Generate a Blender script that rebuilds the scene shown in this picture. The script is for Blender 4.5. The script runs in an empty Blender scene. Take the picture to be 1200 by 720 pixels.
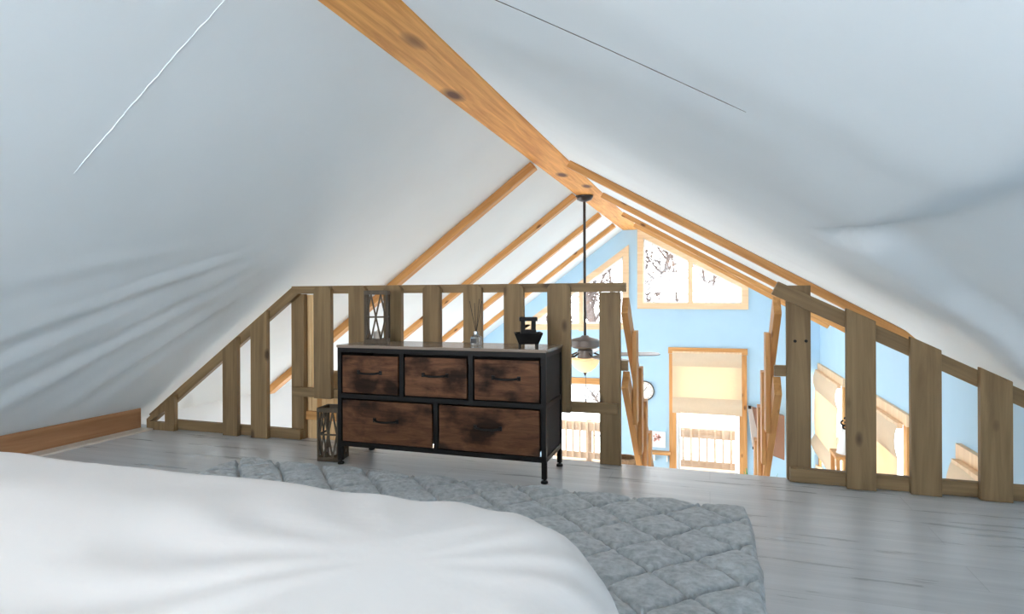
import bpy, bmesh, math, random
from mathutils import Vector, Matrix, noise

C = bpy.context.scene.collection
SC = bpy.context.scene
random.seed(7)

# ------------------------------------------------------------------ camera frame
EYE = 0.85
FPX = 700.0
HOR = 347.0
YAW = math.atan(231 / 700)
ROLL = math.radians(0.26)
FW = Vector((-math.sin(YAW), math.cos(YAW), 0))
R0 = Vector((math.cos(YAW), math.sin(YAW), 0))
Z0 = Vector((0, 0, 1))
RT = R0 * math.cos(ROLL) - Z0 * math.sin(ROLL)
UP = Z0 * math.cos(ROLL) + R0 * math.sin(ROLL)
EYEV = Vector((0, 0, EYE))


def ray(px, py):
    return FW + RT * ((px - 600) / FPX) + UP * ((HOR - py) / FPX)


def onY(px, py, Y):
    d = ray(px, py)
    return EYEV + d * (Y / d.y)


def onX(px, py, X):
    d = ray(px, py)
    return EYEV + d * (X / d.x)


def onZ(px, py, Z=0.0):
    d = ray(px, py)
    return EYEV + d * ((Z - EYE) / d.z)


def XatY(px, Y):
    return onY(px, HOR, Y).x


# ------------------------------------------------------------------ materials
def nmat(name):
    m = bpy.data.materials.new(name)
    m.use_nodes = True
    nt = m.node_tree
    b = nt.nodes['Principled BSDF']
    return m, nt, b


def rgb(c):
    return (c[0], c[1], c[2], 1)


def plain(name, col, rough=0.5, metal=0.0, bump=0.0, bscale=60, var=0.0, vscale=4):
    m, nt, b = nmat(name)
    b.inputs['Base Color'].default_value = rgb(col)
    b.inputs['Roughness'].default_value = rough
    b.inputs['Metallic'].default_value = metal
    tc = nt.nodes.new('ShaderNodeTexCoord')
    if var > 0:
        n = nt.nodes.new('ShaderNodeTexNoise')
        n.inputs['Scale'].default_value = vscale
        n.inputs['Detail'].default_value = 4
        nt.links.new(tc.outputs['Object'], n.inputs['Vector'])
        r = nt.nodes.new('ShaderNodeValToRGB')
        r.color_ramp.elements[0].position = 0.3
        r.color_ramp.elements[1].position = 0.7
        r.color_ramp.elements[0].color = rgb([max(0, x * (1 - var)) for x in col])
        r.color_ramp.elements[1].color = rgb([min(1, x * (1 + var)) for x in col])
        nt.links.new(n.outputs['Fac'], r.inputs['Fac'])
        nt.links.new(r.outputs['Color'], b.inputs['Base Color'])
    if bump > 0:
        n = nt.nodes.new('ShaderNodeTexNoise')
        n.inputs['Scale'].default_value = bscale
        n.inputs['Detail'].default_value = 3
        nt.links.new(tc.outputs['Object'], n.inputs['Vector'])
        bp = nt.nodes.new('ShaderNodeBump')
        bp.inputs['Strength'].default_value = bump
        bp.inputs['Distance'].default_value = 0.01
        nt.links.new(n.outputs['Fac'], bp.inputs['Height'])
        nt.links.new(bp.outputs['Normal'], b.inputs['Normal'])
    return m


def wood(name, light, dark, axis='X', rough=0.5, knots=True, knotcol=None, grain=1.0, kscale=1.0, contrast=1.0, ksize=1.0):
    """Wood with the grain along one object axis, streaks and sparse dark knots."""
    m, nt, b = nmat(name)
    L = nt.links
    tc = nt.nodes.new('ShaderNodeTexCoord')
    oi = nt.nodes.new('ShaderNodeObjectInfo')
    mul = nt.nodes.new('ShaderNodeMath'); mul.operation = 'MULTIPLY'
    mul.inputs[1].default_value = 37.0
    L.new(oi.outputs['Random'], mul.inputs[0])
    add = nt.nodes.new('ShaderNodeVectorMath'); add.operation = 'ADD'
    L.new(tc.outputs['Object'], add.inputs[0])
    L.new(mul.outputs[0], add.inputs[1])
    mp = nt.nodes.new('ShaderNodeMapping')
    s = [22.0 * grain] * 3
    s['XYZ'.index(axis)] = 1.3 * grain
    mp.inputs['Scale'].default_value = s
    L.new(add.outputs[0], mp.inputs['Vector'])
    n1 = nt.nodes.new('ShaderNodeTexNoise')
    n1.inputs['Scale'].default_value = 1.0
    n1.inputs['Detail'].default_value = 5
    n1.inputs['Roughness'].default_value = 0.6
    n1.inputs['Distortion'].default_value = 0.6
    L.new(mp.outputs[0], n1.inputs['Vector'])
    r = nt.nodes.new('ShaderNodeValToRGB')
    r.color_ramp.elements[0].position = 0.5 - 0.18 / contrast
    r.color_ramp.elements[1].position = 0.5 + 0.18 / contrast
    r.color_ramp.elements[0].color = rgb(dark)
    r.color_ramp.elements[1].color = rgb(light)
    L.new(n1.outputs['Fac'], r.inputs['Fac'])
    out = r.outputs['Color']
    if knots:
        mk = nt.nodes.new('ShaderNodeMapping')
        ks = [7.0 * kscale] * 3
        ks['XYZ'.index(axis)] = 3.2 * kscale
        mk.inputs['Scale'].default_value = ks
        L.new(add.outputs[0], mk.inputs['Vector'])
        v = nt.nodes.new('ShaderNodeTexVoronoi')
        v.inputs['Scale'].default_value = 1.0
        L.new(mk.outputs[0], v.inputs['Vector'])
        kr = nt.nodes.new('ShaderNodeValToRGB')
        kr.color_ramp.elements[0].position = 0.06 * ksize
        kr.color_ramp.elements[0].color = (1, 1, 1, 1)
        kr.color_ramp.elements[1].position = 0.14 * ksize
        kr.color_ramp.elements[1].color = (0, 0, 0, 1)
        L.new(v.outputs['Distance'], kr.inputs['Fac'])
        mx = nt.nodes.new('ShaderNodeMix'); mx.data_type = 'RGBA'
        L.new(kr.outputs['Color'], mx.inputs['Factor'])
        L.new(out, mx.inputs[6])
        kc = knotcol or [x * 0.45 for x in dark]
        mx.inputs[7].default_value = rgb(kc)
        out = mx.outputs[2]
    L.new(out, b.inputs['Base Color'])
    b.inputs['Roughness'].default_value = rough
    b.inputs['Specular IOR Level'].default_value = 0.5 if rough < 0.3 else 0.25
    bp = nt.nodes.new('ShaderNodeBump')
    bp.inputs['Strength'].default_value = 0.12
    bp.inputs['Distance'].default_value = 0.004
    L.new(n1.outputs['Fac'], bp.inputs['Height'])
    L.new(bp.outputs['Normal'], b.inputs['Normal'])
    return m


def glass_mat(name, gloss=0.05):
    m = bpy.data.materials.new(name)
    m.use_nodes = True
    nt = m.node_tree
    nt.nodes.clear()
    o = nt.nodes.new('ShaderNodeOutputMaterial')
    t = nt.nodes.new('ShaderNodeBsdfTransparent')
    g = nt.nodes.new('ShaderNodeBsdfGlossy')
    g.inputs['Roughness'].default_value = 0.02
    mx = nt.nodes.new('ShaderNodeMixShader')
    mx.inputs[0].default_value = gloss
    nt.links.new(t.outputs[0], mx.inputs[1])
    nt.links.new(g.outputs[0], mx.inputs[2])
    nt.links.new(mx.outputs[0], o.inputs['Surface'])
    return m


def cloth_translucent(name, col, trans=0.5):
    m = bpy.data.materials.new(name)
    m.use_nodes = True
    nt = m.node_tree
    nt.nodes.clear()
    o = nt.nodes.new('ShaderNodeOutputMaterial')
    d = nt.nodes.new('ShaderNodeBsdfDiffuse')
    t = nt.nodes.new('ShaderNodeBsdfTranslucent')
    tc = nt.nodes.new('ShaderNodeTexCoord')
    w = nt.nodes.new('ShaderNodeTexNoise')
    w.inputs['Scale'].default_value = 30
    nt.links.new(tc.outputs['Object'], w.inputs['Vector'])
    r = nt.nodes.new('ShaderNodeValToRGB')
    r.color_ramp.elements[0].color = rgb([x * 0.93 for x in col])
    r.color_ramp.elements[1].color = rgb(col)
    nt.links.new(w.outputs['Fac'], r.inputs['Fac'])
    nt.links.new(r.outputs[0], d.inputs['Color'])
    nt.links.new(r.outputs[0], t.inputs['Color'])
    mx = nt.nodes.new('ShaderNodeMixShader')
    mx.inputs[0].default_value = trans
    nt.links.new(d.outputs[0], mx.inputs[1])
    nt.links.new(t.outputs[0], mx.inputs[2])
    nt.links.new(mx.outputs[0], o.inputs['Surface'])
    return m


def floor_mat():
    m, nt, b = nmat('grey_plank_floor')
    L = nt.links
    tc = nt.nodes.new('ShaderNodeTexCoord')
    br = nt.nodes.new('ShaderNodeTexBrick')
    br.offset = 0.37
    br.inputs['Color1'].default_value = (0.58, 0.59, 0.60, 1)
    br.inputs['Color2'].default_value = (0.63, 0.64, 0.65, 1)
    br.inputs['Mortar'].default_value = (0.46, 0.47, 0.475, 1)
    br.inputs['Scale'].default_value = 1.0
    br.inputs['Mortar Size'].default_value = 0.0012
    br.inputs['Brick Width'].default_value = 1.2
    br.inputs['Row Height'].default_value = 0.17
    L.new(tc.outputs['Object'], br.inputs['Vector'])
    mp = nt.nodes.new('ShaderNodeMapping')
    mp.inputs['Scale'].default_value = (0.9, 11, 1)
    L.new(tc.outputs['Object'], mp.inputs['Vector'])
    n = nt.nodes.new('ShaderNodeTexNoise')
    n.inputs['Scale'].default_value = 1.6
    n.inputs['Detail'].default_value = 6
    n.inputs['Roughness'].default_value = 0.6
    L.new(mp.outputs[0], n.inputs['Vector'])
    r = nt.nodes.new('ShaderNodeValToRGB')
    r.color_ramp.elements[0].position = 0.30
    r.color_ramp.elements[1].position = 0.68
    r.color_ramp.elements[0].color = (0.80, 0.81, 0.82, 1)
    r.color_ramp.elements[1].color = (1.08, 1.08, 1.08, 1)
    L.new(n.outputs['Fac'], r.inputs['Fac'])
    mx = nt.nodes.new('ShaderNodeMix'); mx.data_type = 'RGBA'; mx.blend_type = 'MULTIPLY'
    mx.inputs['Factor'].default_value = 1
    L.new(br.outputs['Color'], mx.inputs[6])
    L.new(r.outputs[0], mx.inputs[7])
    L.new(mx.outputs[2], b.inputs['Base Color'])
    rr = nt.nodes.new('ShaderNodeMapRange')
    rr.inputs['To Min'].default_value = 0.22
    rr.inputs['To Max'].default_value = 0.36
    L.new(n.outputs['Fac'], rr.inputs['Value'])
    L.new(rr.outputs[0], b.inputs['Roughness'])
    return m


def dresser_wood():
    m, nt, b = nmat('rustic_brown_board')
    L = nt.links
    tc = nt.nodes.new('ShaderNodeTexCoord')
    oi = nt.nodes.new('ShaderNodeObjectInfo')
    mul = nt.nodes.new('ShaderNodeMath'); mul.operation = 'MULTIPLY'
    mul.inputs[1].default_value = 23.0
    L.new(oi.outputs['Random'], mul.inputs[0])
    add = nt.nodes.new('ShaderNodeVectorMath'); add.operation = 'ADD'
    L.new(tc.outputs['Object'], add.inputs[0]); L.new(mul.outputs[0], add.inputs[1])
    mp = nt.nodes.new('ShaderNodeMapping')
    mp.inputs['Scale'].default_value = (5, 20, 34)
    L.new(add.outputs[0], mp.inputs['Vector'])
    n1 = nt.nodes.new('ShaderNodeTexNoise')
    n1.inputs['Scale'].default_value = 1; n1.inputs['Detail'].default_value = 8
    n1.inputs['Roughness'].default_value = 0.7; n1.inputs['Distortion'].default_value = 1.0
    L.new(mp.outputs[0], n1.inputs['Vector'])
    r = nt.nodes.new('ShaderNodeValToRGB')
    r.color_ramp.elements[0].position = 0.3
    r.color_ramp.elements[0].color = (0.05, 0.019, 0.009, 1)
    r.color_ramp.elements[1].position = 0.72
    r.color_ramp.elements[1].color = (0.22, 0.095, 0.046, 1)
    L.new(n1.outputs['Fac'], r.inputs['Fac'])
    mp2 = nt.nodes.new('ShaderNodeMapping')
    mp2.inputs['Scale'].default_value = (5.5, 5, 8)
    L.new(add.outputs[0], mp2.inputs['Vector'])
    n2 = nt.nodes.new('ShaderNodeTexNoise')
    n2.inputs['Scale'].default_value = 1.2; n2.inputs['Detail'].default_value = 4
    L.new(mp2.outputs[0], n2.inputs['Vector'])
    r2 = nt.nodes.new('ShaderNodeValToRGB')
    r2.color_ramp.elements[0].position = 0.36
    r2.color_ramp.elements[0].color = (0.16, 0.15, 0.15, 1)
    r2.color_ramp.elements[1].position = 0.53
    r2.color_ramp.elements[1].color = (1, 1, 1, 1)
    L.new(n2.outputs['Fac'], r2.inputs['Fac'])
    mx = nt.nodes.new('ShaderNodeMix'); mx.data_type = 'RGBA'; mx.blend_type = 'MULTIPLY'
    mx.inputs['Factor'].default_value = 1
    L.new(r.outputs[0], mx.inputs[6]); L.new(r2.outputs[0], mx.inputs[7])
    L.new(mx.outputs[2], b.inputs['Base Color'])
    b.inputs['Roughness'].default_value = 0.6
    b.inputs['Specular IOR Level'].default_value = 0.2
    return m


def rug_mat():
    m, nt, b = nmat('grey_rug_pile')
    L = nt.links
    tc = nt.nodes.new('ShaderNodeTexCoord')
    n = nt.nodes.new('ShaderNodeTexNoise')
    n.inputs['Scale'].default_value = 45; n.inputs['Detail'].default_value = 5
    L.new(tc.outputs['Object'], n.inputs['Vector'])
    r = nt.nodes.new('ShaderNodeValToRGB')
    r.color_ramp.elements[0].position = 0.3; r.color_ramp.elements[1].position = 0.7
    r.color_ramp.elements[0].color = (0.33, 0.355, 0.365, 1)
    r.color_ramp.elements[1].color = (0.55, 0.575, 0.585, 1)
    L.new(n.outputs['Fac'], r.inputs['Fac'])
    L.new(r.outputs[0], b.inputs['Base Color'])
    b.inputs['Roughness'].default_value = 1.0
    b.inputs['Sheen Weight'].default_value = 0.3
    n2 = nt.nodes.new('ShaderNodeTexNoise')
    n2.inputs['Scale'].default_value = 110; n2.inputs['Detail'].default_value = 4
    L.new(tc.outputs['Object'], n2.inputs['Vector'])
    bp = nt.nodes.new('ShaderNodeBump')
    bp.inputs['Strength'].default_value = 0.5; bp.inputs['Distance'].default_value = 0.006
    L.new(n2.outputs['Fac'], bp.inputs['Height'])
    L.new(bp.outputs['Normal'], b.inputs['Normal'])
    return m


M = {}
M['pine'] = wood('honey_pine', (0.72, 0.385, 0.145), (0.47, 0.215, 0.065), 'X', 0.5, knotcol=(0.17, 0.07, 0.025))
M['beam'] = wood('knotty_pine_beam', (0.92, 0.46, 0.135), (0.60, 0.24, 0.05), 'X', 0.6, ksize=1.5, grain=1.4,
                 knotcol=(0.13, 0.045, 0.015), kscale=0.55)
M['pineZ'] = wood('honey_pine_upright', (0.72, 0.385, 0.145), (0.47, 0.215, 0.065), 'Z', 0.5, knotcol=(0.2, 0.08, 0.03))
M['oldX'] = wood('weathered_pine', (0.30, 0.20, 0.10), (0.165, 0.105, 0.052), 'X', 0.6, knotcol=(0.09, 0.055, 0.03))
M['oldZ'] = wood('weathered_pine_upright', (0.30, 0.20, 0.10), (0.165, 0.105, 0.052), 'Z', 0.6, knotcol=(0.09, 0.055, 0.03))
M['pale'] = wood('pale_pine_trim', (0.86, 0.64, 0.42), (0.72, 0.50, 0.30), 'X', 0.5, knots=False)
M['paleZ'] = wood('pale_pine_trim_upright', (0.86, 0.64, 0.42), (0.72, 0.50, 0.30), 'Z', 0.5, knots=False)
M['plank'] = wood('light_pine_planks', (0.86, 0.62, 0.34), (0.74, 0.48, 0.23), 'Z', 0.5, knotcol=(0.3, 0.14, 0.05))
M['base'] = wood('stained_baseboard', (0.44, 0.235, 0.12), (0.31, 0.15, 0.07), 'X', 0.5, knots=False)
M['shoe'] = wood('bare_wood_strip', (0.74, 0.67, 0.59), (0.64, 0.56, 0.48), 'X', 0.6, knots=False)
M['lowfloor'] = wood('oak_floor', (0.52, 0.44, 0.36), (0.42, 0.34, 0.27), 'Y', 0.4)
M['lantern'] = wood('dark_lantern_wood', (0.11, 0.082, 0.055), (0.065, 0.046, 0.03), 'Z', 0.6, knots=False)
M['ceil'] = plain('white_ceiling', (0.78, 0.832, 0.86), 0.75, bump=0.05, bscale=30, var=0.02, vscale=2)
M['blue'] = plain('sky_blue_wall', (0.42, 0.62, 0.78), 0.75, bump=0.04, bscale=80, var=0.02)
M['whitewall'] = plain('white_wall', (0.80, 0.83, 0.85), 0.8, bump=0.04, bscale=80)
M['floor'] = floor_mat()
M['black'] = plain('black_metal', (0.007, 0.006, 0.006), 0.5, 0.0, bump=0.03)
M['black'].node_tree.nodes['Principled BSDF'].inputs['Specular IOR Level'].default_value = 0.25
M['blackfab'] = plain('dark_fabric', (0.045, 0.040, 0.040), 0.95, bump=0.3, bscale=500, var=0.15)
M['drawer'] = dresser_wood()
M['dtop'] = wood('dark_dresser_top', (0.30, 0.23, 0.18), (0.20, 0.15, 0.11), 'X', 0.2, knots=False)
M['duvet'] = plain('white_cotton', (0.74, 0.71, 0.69), 0.9, bump=0.10, bscale=18)
M['mattress'] = plain('mattress_ticking', (0.75, 0.75, 0.74), 0.9, bump=0.1)
M['rug'] = rug_mat()
M['glass'] = glass_mat('window_glass')
M['shade'] = cloth_translucent('cream_linen', (0.86, 0.72, 0.52), 0.32)
M['shadeband'] = cloth_translucent('cream_linen_doubled', (0.74, 0.60, 0.44), 0.10)
M['bronze'] = plain('dark_bronze', (0.055, 0.045, 0.042), 0.35, 0.7, bump=0.02)
M['motor'] = plain('brushed_grey_metal', (0.17, 0.15, 0.14), 0.4, 0.6, bump=0.02)
M['frost'] = cloth_translucent('frosted_amber_glass', (0.93, 0.80, 0.62), 0.5)
M['white'] = plain('white_paint', (0.82, 0.82, 0.80), 0.5, bump=0.02)
M['clockface'] = plain('ivory_clock_face', (0.86, 0.80, 0.72), 0.5, bump=0.01)
M['silver'] = plain('silver_metal', (0.7, 0.7, 0.7), 0.2, 1.0, bump=0.01)
M['leaf'] = plain('green_leaf', (0.06, 0.30, 0.08), 0.5, var=0.3, vscale=20)
M['pot'] = plain('terracotta_pot', (0.50, 0.22, 0.12), 0.8, bump=0.05)
M['leather'] = plain('brown_leather', (0.27, 0.13, 0.075), 0.45, bump=0.1, bscale=90, var=0.1)
M['greycloth'] = plain('taupe_cloth', (0.46, 0.40, 0.36), 0.9, bump=0.1, bscale=200)
M['bark'] = plain('pale_bark', (0.062, 0.043, 0.036), 0.95, var=0.2, vscale=3)
M['snow'] = plain('snowy_ground', (0.85, 0.83, 0.80), 0.9, bump=0.2, bscale=3)
M['deck'] = wood('deck_wood', (0.30, 0.19, 0.115), (0.24, 0.15, 0.09), 'X', 0.8, knots=False)
M['paper'] = plain('white_paper', (0.86, 0.85, 0.83), 0.8)
M['pink'] = plain('pink_print', (0.75, 0.38, 0.32), 0.8, var=0.3, vscale=40)
M['liquid'] = plain('clear_bottle', (0.62, 0.63, 0.62), 0.08, 0.0)
M['liquid'].node_tree.nodes['Principled BSDF'].inputs['Transmission Weight'].default_value = 0.75
M['ink'] = plain('dark_label', (0.05, 0.05, 0.055), 0.6)
M['reed'] = plain('dark_reed', (0.03, 0.022, 0.018), 0.8)
M['dark'] = plain('dark_hole', (0.01, 0.009, 0.008), 0.8)
M['wicker'] = plain('wicker_brown', (0.32, 0.19, 0.10), 0.8, bump=0.6, bscale=60, var=0.3, vscale=40)


# ------------------------------------------------------------------ mesh building
def wm(o):
    m = o.matrix_basis.copy()
    while o.parent is not None:
        o = o.parent
        m = o.matrix_basis @ m
    return m


class MB:
    def __init__(self):
        self.v = []
        self.f = []

    def add(self, verts, faces):
        o = len(self.v)
        self.v += [Vector(x) for x in verts]
        self.f += [[i + o for i in f] for f in faces]
        return self

    def box(self, x0, x1, y0, y1, z0, z1):
        vs = [(x0, y0, z0), (x1, y0, z0), (x1, y1, z0), (x0, y1, z0),
              (x0, y0, z1), (x1, y0, z1), (x1, y1, z1), (x0, y1, z1)]
        return self.add(vs, [(0, 3, 2, 1), (4, 5, 6, 7), (0, 1, 5, 4), (1, 2, 6, 5), (2, 3, 7, 6), (3, 0, 4, 7)])

    def prismY(self, pts, y0, y1):
        """polygon given as (x, z) points, extruded in y"""
        n = len(pts)
        a = sum(pts[i][0] * pts[(i + 1) % n][1] - pts[(i + 1) % n][0] * pts[i][1] for i in range(n))
        if a < 0:
            pts = pts[::-1]
        vs = [(p[0], y0, p[1]) for p in pts] + [(p[0], y1, p[1]) for p in pts]
        fs = [tuple(range(n)), tuple(range(2 * n - 1, n - 1, -1))]
        for i in range(n):
            j = (i + 1) % n
            fs.append((i, n + i, n + j, j))
        return self.add(vs, fs)

    def bar(self, a, b, w, t, up=Vector((0, 0, 1))):
        a, b = Vector(a), Vector(b)
        d = (b - a).normalized()
        s = d.cross(Vector(up))
        if s.length < 1e-5:
            s = d.cross(Vector((1, 0, 0)))
        s.normalize()
        u = s.cross(d)
        vs = []
        for p in (a, b):
            for (i, j) in ((-1, -1), (1, -1), (1, 1), (-1, 1)):
                vs.append(p + s * (i * t / 2) + u * (j * w / 2))
        return self.add(vs, [(0, 1, 2, 3), (7, 6, 5, 4), (0, 4, 5, 1), (1, 5, 6, 2), (2, 6, 7, 3), (3, 7, 4, 0)])

    def tube(self, pts, rad, n=10):
        pts = [Vector(p) for p in pts]
        if not isinstance(rad, (list, tuple)):
            rad = [rad] * len(pts)
        o = len(self.v)
        k = len(pts)
        pu = None
        for i, p in enumerate(pts):
            d = (pts[min(i + 1, k - 1)] - pts[max(i - 1, 0)]).normalized()
            if pu is None:
                pu = d.cross(Vector((0.3, 0.9, 0.1)))
                if pu.length < 1e-4:
                    pu = d.cross(Vector((1, 0, 0)))
            u = (pu - d * pu.dot(d)).normalized()
            pu = u
            w = d.cross(u)
            for j in range(n):
                a = 2 * math.pi * j / n
                self.v.append(p + (u * math.cos(a) + w * math.sin(a)) * rad[i])
        for i in range(k - 1):
            for j in range(n):
                a = o + i * n + j
                b = o + i * n + (j + 1) % n
                self.f.append([a, b, b + n, a + n])
        self.f.append([o + j for j in range(n)][::-1])
        self.f.append([o + (k - 1) * n + j for j in range(n)])
        return self

    def lathe(self, prof, n=28, c=(0, 0, 0), axis='Z'):
        o = len(self.v)
        c = Vector(c)
        for r, h in prof:
            for j in range(n):
                a = 2 * math.pi * j / n
                x, y = r * math.cos(a), r * math.sin(a)
                p = Vector((x, y, h)) if axis == 'Z' else Vector((x, h, y))
                self.v.append(c + p)
        for i in range(len(prof) - 1):
            for j in range(n):
                a = o + i * n + j
                b = o + i * n + (j + 1) % n
                self.f.append([a, b, b + n, a + n])
        self.f.append([o + j for j in range(n)][::-1])
        self.f.append([o + (len(prof) - 1) * n + j for j in range(n)])
        return self

    def obj(self, name, mat, parent=None, smooth=False, bevel=0.0, origin=None, xf=None):
        """origin / xf: where the object's own frame sits in the world"""
        me = bpy.data.meshes.new(name)
        ox = xf if xf is not None else Matrix.Translation(Vector(origin) if origin is not None else Vector((0, 0, 0)))
        inv = ox.inverted()
        me.from_pydata([inv @ v for v in self.v], [], self.f)
        bm = bmesh.new()
        bm.from_mesh(me)
        bmesh.ops.recalc_face_normals(bm, faces=bm.faces)
        if bevel > 0:
            es = [e for e in bm.edges if len(e.link_faces) == 2 and e.calc_face_angle(0) > 0.5]
            bmesh.ops.bevel(bm, geom=es, offset=bevel, segments=2, affect='EDGES', profile=0.5, clamp_overlap=True)
        bm.to_mesh(me)
        bm.free()
        if smooth:
            for p in me.polygons:
                p.use_smooth = True
            try:
                me.set_sharp_from_angle(angle=math.radians(smooth if smooth > 1 else 40))
            except Exception:
                pass
        if isinstance(mat, (list, tuple)):
            for x in mat:
                me.materials.append(x)
        else:
            me.materials.append(mat)
        o = bpy.data.objects.new(name, me)
        C.objects.link(o)
        if parent is not None:
            o.parent = parent
            o.matrix_parent_inverse = Matrix.Identity(4)
            o.matrix_basis = wm(parent).inverted() @ ox
        else:
            o.matrix_basis = ox
        return o


def thing(name, label, cat, loc=(0, 0, 0), rz=0.0, group=None):
    o = bpy.data.objects.new(name, None)
    C.objects.link(o)
    o.empty_display_size = 0.1
    o.matrix_basis = Matrix.Translation(Vector(loc)) @ Matrix.Rotation(rz, 4, 'Z')
    o['label'] = label
    o['category'] = cat
    if group:
        o['group'] = group
    return o


def tag(o, label, cat, group=None, kind=None):
    o['label'] = label
    o['category'] = cat
    if group:
        o['group'] = group
    if kind:
        o['kind'] = kind
    return o


def struct(o, label=None):
    o['kind'] = 'structure'
    if label:
        o['label'] = label
    return o


def sempty(name, loc=(0, 0, 0)):
    o = bpy.data.objects.new(name, None)
    C.objects.link(o)
    o.matrix_basis = Matrix.Translation(Vector(loc))
    o['kind'] = 'structure'
    return o


def frame_of(a, b, up=(0, 0, 1)):
    a, b = Vector(a), Vector(b)
    d = (b - a).normalized()
    s = d.cross(Vector(up)).normalized()
    u = s.cross(d)
    m = Matrix((d, -s, u)).transposed().to_4x4()
    m.translation = (a + b) / 2
    return m


def board(name, a, b, w, t, mat, parent=None, up=(0, 0, 1), bevel=0.003):
    """a board from a to b; w measured along up, t sideways; its own X runs along the grain"""
    m = MB().bar(a, b, w, t, up)
    return m.obj(name, mat, parent, bevel=bevel, xf=frame_of(a, b, up))


def copy_tree(o, parent=None):
    c = o.copy()
    C.objects.link(c)
    if parent is not None:
        c.parent = parent
    for ch in list(o.children):
        copy_tree(ch, c)
    return c


def wall_mesh(name, outline, holes, thick, mat, place):
    """flat wall with holes; outline/holes are 2-D loops, place maps (u, v, w) to the world"""
    cu = bpy.data.curves.new(name, 'CURVE')
    cu.dimensions = '2D'
    cu.fill_mode = 'BOTH'
    for loop in [outline] + holes:
        sp = cu.splines.new('POLY')
        sp.points.add(len(loop) - 1)
        for i, p in enumerate(loop):
            sp.points[i].co = (p[0], p[1], 0, 1)
        sp.use_cyclic_u = True
    cu.extrude = thick / 2
    tmp = bpy.data.objects.new('tmp', cu)
    C.objects.link(tmp)
    dg = bpy.context.evaluated_depsgraph_get()
    me = bpy.data.meshes.new_from_object(tmp.evaluated_get(dg))
    vs = [place(v.co.x, v.co.y, v.co.z + thick / 2) for v in me.vertices]
    fs = [list(p.vertices) for p in me.polygons]
    bpy.data.objects.remove(tmp)
    b = MB().add(vs, fs)
    return b.obj(name, mat)


# ------------------------------------------------------------------ dimensions
YF, YR, YB = 2.925, 2.957, 2.992      # front balusters / rails / back posts of the loft edge
YEND = 3.03                           # edge of the loft floor
YG = 9.0                              # far gable wall
BX0, BX1, BZ = -1.222, -0.961, 1.83   # ridge beam underside
XL, XR = -3.62, 1.42                  # side walls
ZLOW = -2.3
SL, SR = 0.745, 0.575


def zl(x):
    return BZ + SL * (x - BX0)


def zr(x):
    return BZ - SR * (x - BX1)


# ------------------------------------------------------------------ floors
f = MB().box(XL - 0.15, XR + 0.15, -2.4, YEND, -0.22, 0.0).obj('floor', M['floor'])
struct(f)
f = MB().box(XL - 0.15, XR + 0.15, -2.4, YG + 0.1, ZLOW - 0.1, ZLOW).obj('floor_lower', M['lowfloor'])
struct(f)

# ------------------------------------------------------------------ ceilings
def seg_d(p, a, b):
    ap = (p[0] - a[0], p[1] - a[1])
    ab = (b[0] - a[0], b[1] - a[1])
    t = max(0, min(1, (ap[0] * ab[0] + ap[1] * ab[1]) / (ab[0] ** 2 + ab[1] ** 2 + 1e-9)))
    return math.hypot(ap[0] - t * ab[0], ap[1] - t * ab[1])


def inside(p, poly):
    c = False
    n = len(poly)
    for i in range(n):
        a, b = poly[i], poly[(i + 1) % n]
        if (a[1] > p[1]) != (b[1] > p[1]):
            if p[0] < (b[0] - a[0]) * (p[1] - a[1]) / (b[1] - a[1]) + a[0]:
                c = not c
    return c


def smooth01(t):
    t = max(0, min(1, t))
    return t * t * (3 - 2 * t)


def hitL(px, py):
    d = ray(px, py)
    t = (BZ - EYE - SL * BX0) / (d.z - SL * d.x)
    p = EYEV + d * t
    return (p.x, p.y)


def hitR(px, py):
    d = ray(px, py)
    t = (BZ - EYE + SR * BX1) / (d.z + SR * d.x)
    p = EYEV + d * t
    return (p.x, p.y)


FO = hitL(430, 245)
CRACK_L = (hitL(265, 0)[1], hitL(80, 212)[0])


def dispL(x, y):
    """soft pulls in the lining that fan out from above the railing"""
    dx, dy = x - FO[0], y - FO[1]
    r = math.hypot(dx, dy)
    a = math.atan2(dx, -dy)            # towards the camera and the eave
    w = smooth01((r - 0.3) / 0.7) * (1 - smooth01((r - 1.9) / 1.3)) * (1 - smooth01((y - 2.75) / 0.25))
    wa = smooth01((-a - 0.25) / 0.35) * (1 - smooth01((-a - 1.25) / 0.2))
    z = 0.0072 * w * wa * (math.sin(a * 34 + 1.3 * math.sin(r * 3)) + 0.7 * math.sin(a * 57 + 1 + math.sin(r * 2)))
    z += 0.018 * noise.noise(Vector((x * 0.9, y * 0.8, 3)))
    return z


DENT = [hitR(*p) for p in ((948, 268), (1000, 266), (1060, 250), (1200, 190), (1420, 90), (1420, 520), (1200, 415),
                           (1090, 350), (1020, 296), (985, 288))]


def dispR(x, y):
    n = len(DENT)
    d = min(seg_d((x, y), DENT[i], DENT[(i + 1) % n]) for i in range(n))
    if not inside((x, y), DENT):
        d = -d
    z = 0.085 * smooth01((d + 0.02) / 0.14)
    z -= 0.085 * smooth01((x - 0.95) / 0.4)
    z += 0.014 * noise.noise(Vector((x * 1.1, y * 0.7, 9)))
    z += 0.006 * noise.noise(Vector((x * 1.5, y * 5, 1)))
    return z


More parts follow.
